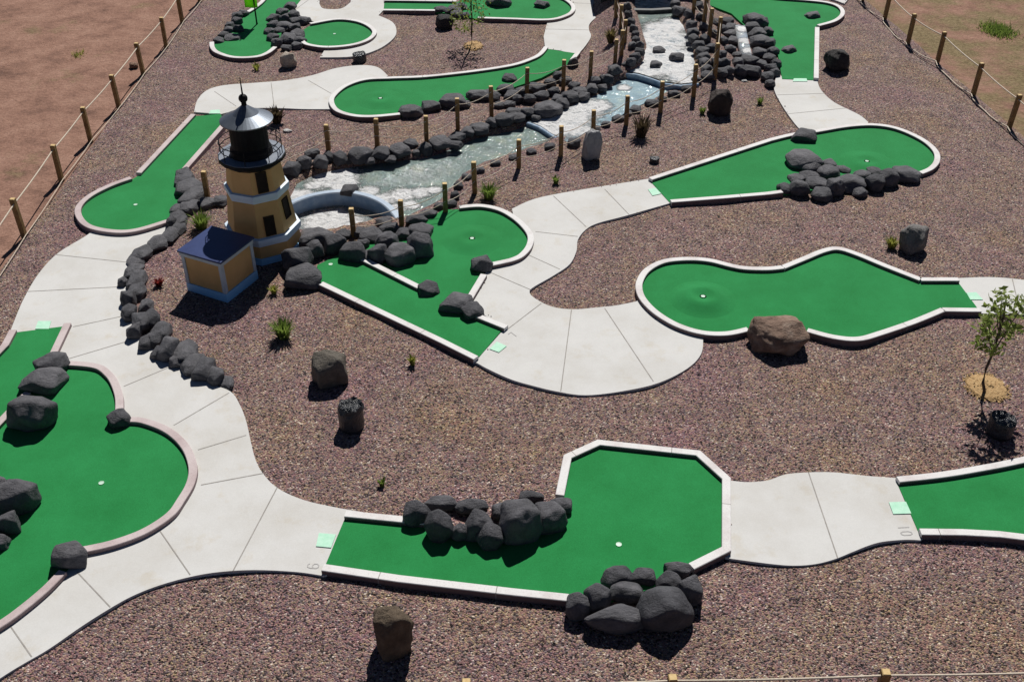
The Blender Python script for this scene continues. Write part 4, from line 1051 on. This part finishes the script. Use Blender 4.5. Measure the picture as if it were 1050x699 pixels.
# ------------------------------------------------------------------ plants
M_LEAF = leaf_mat('tree_leaf', (.18, .25, .05), (.36, .43, .11)); M_LEAF2 = leaf_mat('yellow_leaf', (.15, .22, .03), (.30, .36, .08))
M_TUFT = leaf_mat('green_blade', (.14, .22, .04), (.28, .37, .08)); M_TUFTY = leaf_mat('yellow_blade', (.26, .28, .05), (.42, .42, .10))
M_DKB = leaf_mat('dark_twig', (.05, .038, .022), (.11, .08, .042)); M_BRN = leaf_mat('brown_blade', (.16, .13, .05), (.27, .22, .09)); M_RED = leaf_mat('red_blade', (.22, .03, .025), (.34, .06, .05))
M_BARK = simple('bark', (.06, .042, .03), (.11, .08, .055), 12, .9, 60, .5)
M_CHIP = simple('orange_wood_chips', (.38, .22, .09), (.64, .44, .22), 28, .9, 40, 1.0, .03, lo=.3, hi=.7)

def blades(bm, n, rad_, hgt, rnd, wd=.012):
    for i in range(n):
        a = rnd.uniform(0, 6.283); r0 = rad_*.35*math.sqrt(rnd.random()); x, y = r0*math.cos(a), r0*math.sin(a)
        a2 = a+rnd.uniform(-.7, .7); lean = rad_*rnd.uniform(.2, 1.0); h = hgt*rnd.uniform(.5, 1.0)
        s = Vector((-math.sin(a2), math.cos(a2), 0))*wd*rnd.uniform(.7, 1.4)
        p0 = Vector((x, y, -.01)); p1 = Vector((x+math.cos(a2)*lean*.4, y+math.sin(a2)*lean*.4, h*.65)); p2 = Vector((x+math.cos(a2)*lean, y+math.sin(a2)*lean, h))
        v = [bm.verts.new(q) for q in (p0-s, p0+s, p1+s, p1-s, p2)]
        bm.faces.new((v[0], v[1], v[2], v[3])); bm.faces.new((v[3], v[2], v[4]))

def tuft(px, py, wpx, hpx, mat, label, n=90, kind='plant', seed=0, wd=.012):
    P = gz(px, py); k = ppm(P); rnd = random.Random(seed or int(px*7+py))
    bm = bmesh.new(); blades(bm, n, wpx/2/k, hpx/k, rnd, wd)
    me = bpy.data.meshes.new('grass_tuft'); bm.to_mesh(me); bm.free()
    o = link('tuft', me, mat); o.location = P; o.name = 'grass_tuft'
    return tag(o, label, kind)
tuft(291, 346, 28, 22, M_TUFT, 'green grassy tuft in gravel below the annex shadow', 150)
tuft(207, 234, 26, 18, M_TUFT, 'bright green plant behind the annex roof', 150)
tuft(501, 204, 24, 17, M_TUFT, 'green tuft above the split green near the stream', 130)
tuft(423, 374, 11, 13, M_TUFTY, 'tiny yellow green sprout below the split green kerb', 40)
tuft(392, 498, 10, 10, M_TUFT, 'tiny green weed above the nearest heap', 40)
tuft(281, 301, 12, 10, M_TUFTY, 'yellowish weed at the edge of the lighthouse shadow', 50)
tuft(914, 254, 17, 13, M_TUFTY, 'yellow green tuft beside the grey granite boulder', 80)
tuft(570, 188, 11, 9, M_TUFT, 'small green weed above the central path', 50)
tuft(720, 117, 9, 9, M_TUFT, 'small green weed left of the brown pointed boulder', 50)
tuft(779, 107, 10, 8, M_TUFT, 'small green weed right of the brown pointed boulder', 50)
tuft(263, 72, 11, 8, M_TUFTY, 'tiny yellow weed below the far left green', 40)
tuft(1026, 40, 0, 0, M_TUFT, 'x', 1) if False else None
tuft(657, 140, 25, 24, M_DKB, 'dark spiky reddish shrub beside the stream fence', 150, 'shrub')
tuft(284, 126, 20, 17, M_DKB, 'dark bushy shrub behind the lighthouse roof', 160, 'shrub', wd=.02)
tuft(626, 44, 14, 16, M_BRN, 'brown bushy shrub left of the rapids fence', 130, 'shrub', wd=.018)
tuft(163, 293, 11, 9, M_RED, 'small red leaved plant beside the curved edging', 50, wd=.02)

def rnd_leaf(bm, c, s, rnd):
    n = Vector((rnd.gauss(0, 1), rnd.gauss(0, 1), rnd.gauss(.6, 1))).normalized(); a = n.orthogonal().normalized(); a = (Matrix.Rotation(rnd.uniform(0, 6.28), 3, n) @ a); b = n.cross(a)
    pts = (c-a*s, c-b*s*.5, c+a*s, c+b*s*.5)
    bm.faces.new([bm.verts.new(q) for q in pts])

def tree(base, trunk, clumps, nl, ls, mat, label, seed):
    """trunk and clumps given as picture points turned into space at the tree's own depth"""
    P = gz(*base); rnd = random.Random(seed)
    def at(px, py, dy=0):
        d = un(px, py, 0)-CAM; t = (P.y+dy-CAM.y)/d.y; return CAM+d*t-P
    t = thing('young_tree', P, label, 'tree')
    bm = bmesh.new(); tp = [at(*q) for q in trunk]; tp[0].z = -.05
    tube(bm, tp, .026, 8, 0, .010); ends = []
    cl = [(at(x, y, dy), r/ppm(P)) for x, y, r, dy in clumps]
    for c, r in cl:
        s = tp[rnd.randrange(len(tp)//2, len(tp))]
        tube(bm, [s, s.lerp(c, .5)+Vector((0, 0, .04)), c], .011, 6, 0, .004)
        for _ in range(4):
            e = c+Vector((rnd.gauss(0, .6), rnd.gauss(0, .6), rnd.gauss(0, .6)))*r; tube(bm, [c, e], .004, 4, 0, .002)
    bmobj('trunk', bm, M_BARK, t)
    bm = bmesh.new()
    for c, r in cl:
        for _ in range(nl):
            v = Vector((rnd.gauss(0, .5), rnd.gauss(0, .5), rnd.gauss(0, .5))); rnd_leaf(bm, c+v*r, ls*rnd.uniform(.7, 1.3), rnd)
    me = bpy.data.meshes.new('crown'); bm.to_mesh(me); bm.free(); link('crown', me, mat, t)
    return t
tree((1011, 404), [(1011, 404), (1008, 392), (1011, 378), (1018, 362), (1024, 345), (1029, 325), (1031, 312)],
     [(1027, 303, 9, .1), (1036, 312, 11, 0), (1044, 322, 13, .2), (1020, 316, 9, -.15), (1028, 326, 11, .1), (1040, 336, 11, -.2), (1008, 336, 9, -.2), (1014, 345, 9, .15), (1005, 352, 7, 0), (1018, 356, 9, -.1), (1012, 328, 7, .2), (1050, 312, 9, 0), (1030, 340, 9, .2)],
     36, .052, M_LEAF, 'young leaning tree with sparse leaves at the right edge', 3)
tree((484, 47.5), [(484, 47.5), (483.5, 35), (484, 20), (483, 5), (484, -12), (484, -25)],
     [(470, 6, 8, 0), (478, 0, 9, .1), (490, 10, 8, -.1), (487, -6, 10, .1), (476, 20, 8, .1), (492, 20, 7, 0), (470, 31, 7, -.2), (481, 30, 7, .2), (497, 0, 8, 0), (476, -14, 10, 0), (492, -16, 10, 0), (466, 20, 6, .1)],
     34, .042, M_LEAF2, 'thin yellow green tree at the top of the gravel', 5)
def mulch(px, py, wpx, hpx, label, seed):
    P = gz(px, py); k = ppm(P); rnd = random.Random(seed); bm = bmesh.new(); al = math.asin((H)/(CAM-P).length)
    rx = wpx/2/k; ry = hpx/2/k/math.sin(al)
    cv = bm.verts.new((0, 0, .06)); rings = []
    for q, z in ((.5, .05), (.85, .03), (1.0, -.01)):
        rings.append([bm.verts.new((rx*q*math.cos(a)*(1+.1*rnd.uniform(-1, 1)), ry*q*math.sin(a)*(1+.1*rnd.uniform(-1, 1)), z)) for a in [2*math.pi*i/28 for i in range(28)]])
    for i in range(28):
        bm.faces.new((cv, rings[0][i], rings[0][(i+1) % 28]))
        for a, b in zip(rings, rings[1:]): bm.faces.new((a[i], b[i], b[(i+1) % 28], a[(i+1) % 28]))
    for _ in range(260):   # chips
        a = rnd.uniform(0, 6.28); q = math.sqrt(rnd.random())*1.08; c = Vector((rx*q*math.cos(a), ry*q*math.sin(a), .065*(1-q*.8)))
        n = Vector((rnd.gauss(0, .4), rnd.gauss(0, .4), 1)).normalized(); u = (Matrix.Rotation(rnd.uniform(0, 6.28), 3, n) @ n.orthogonal()).normalized(); v = n.cross(u)
        u *= .03*rnd.uniform(.6, 1.4); v *= .011
        bm.faces.new([bm.verts.new(x) for x in (c-u-v, c+u-v, c+u+v, c-u+v)])
    o = bmobj('wood_chips', bm, M_CHIP); o.location = P
    tag(o, label, 'wood chips', kind='stuff')
mulch(1011.5, 397, 43, 26, 'orange wood chips ringed round the right hand tree', 1)
mulch(485.5, 47.5, 19, 9, 'orange wood chips under the thin far tree', 2)

# bright grass patch beyond the right fence and a few faint ones beyond the left
def patch(px, py, wpx, hpx, n, mat, label, seed):
    P = un(px, py, -.03); k = ppm(P); rnd = random.Random(seed); al = math.asin(H/(CAM-P).length); rx = wpx/2/k; ry = hpx/2/k/math.sin(al)
    bm = bmesh.new()
    for _ in range(n):
        x, y = rnd.gauss(0, .42)*rx, rnd.gauss(0, .42)*ry; a = rnd.uniform(0, 6.28); s = Vector((-math.sin(a), math.cos(a), 0))*.012; h = rnd.uniform(.05, .14); l = rnd.uniform(.02, .1)
        b = Vector((x, y, 0)); tpv = Vector((x+math.cos(a)*l, y+math.sin(a)*l, h)); bm.faces.new([bm.verts.new(q) for q in (b-s, b+s, tpv)])
    me = bpy.data.meshes.new('grass'); bm.to_mesh(me); bm.free(); o = link('grass', me, mat); o.location = P
    tag(o, label, kind='stuff')
patch(1024, 32, 34, 15, 1500, M_TUFT, 'bright green grass patch beyond the right fence', 1)
patch(80, 57, 12, 8, 60, M_TUFTY, 'faint yellow grass patch in the left dirt', 2)

# ------------------------------------------------------------------ plastic wrapped bundles
M_PLAS = simple('black_plastic', (.012, .014, .018), (.03, .034, .042), 7, .28, 16, .9, .05, obj=True, spec=.6)
def bundle(px, py, wpx, hpx, label, seed):
    P = gz(px, py); k = ppm(P); r = wpx/2/k; h = hpx/k/.8; rnd = random.Random(seed); bm = bmesh.new(); n = 28
    prof = [(.96, -.03), (1, .15), (.97, .45), (1.0, .7), (1.02, .85), (.92, .95), (.7, .9), (.45, .95), (.2, .9)]
    rings = []
    for j, (q, z) in enumerate(prof):
        ring_ = []
        for i in range(n):
            a = 2*math.pi*i/n; d = noise.noise(Vector((math.cos(a)*1.6, math.sin(a)*1.6, j*.7+seed)))
            am = .05 if j < 4 else .22
            ring_.append(bm.verts.new((r*q*math.cos(a)*(1+am*d), r*q*math.sin(a)*(1+am*d), h*(z+(0 if j < 4 else .14*noise.noise(Vector((math.cos(a)*q*3.1, math.sin(a)*q*3.1, seed+4.2))))))))
        rings.append(ring_)
    for a, b in zip(rings, rings[1:]):
        for i in range(n): bm.faces.new((a[i], a[(i+1) % n], b[(i+1) % n], b[i]))
    bm.faces.new(rings[-1])
    o = bmobj('wrapped_bundle', bm, M_PLAS); o.location = P; tag(o, label, 'bundle')
bundle(361, 437, 26, 24, 'black plastic wrapped bundle in gravel below the grey topped boulder', 1)
bundle(1024, 444, 26, 17, 'dark wrapped bundle in the shadow of the right tree', 2)
bundle(369, 63, 14, 7, 'crumpled grey plastic bundle above the lighthouse path', 3)
bundle(671, 166, 10, 4, 'small crumpled plastic scrap in gravel near the path', 4)
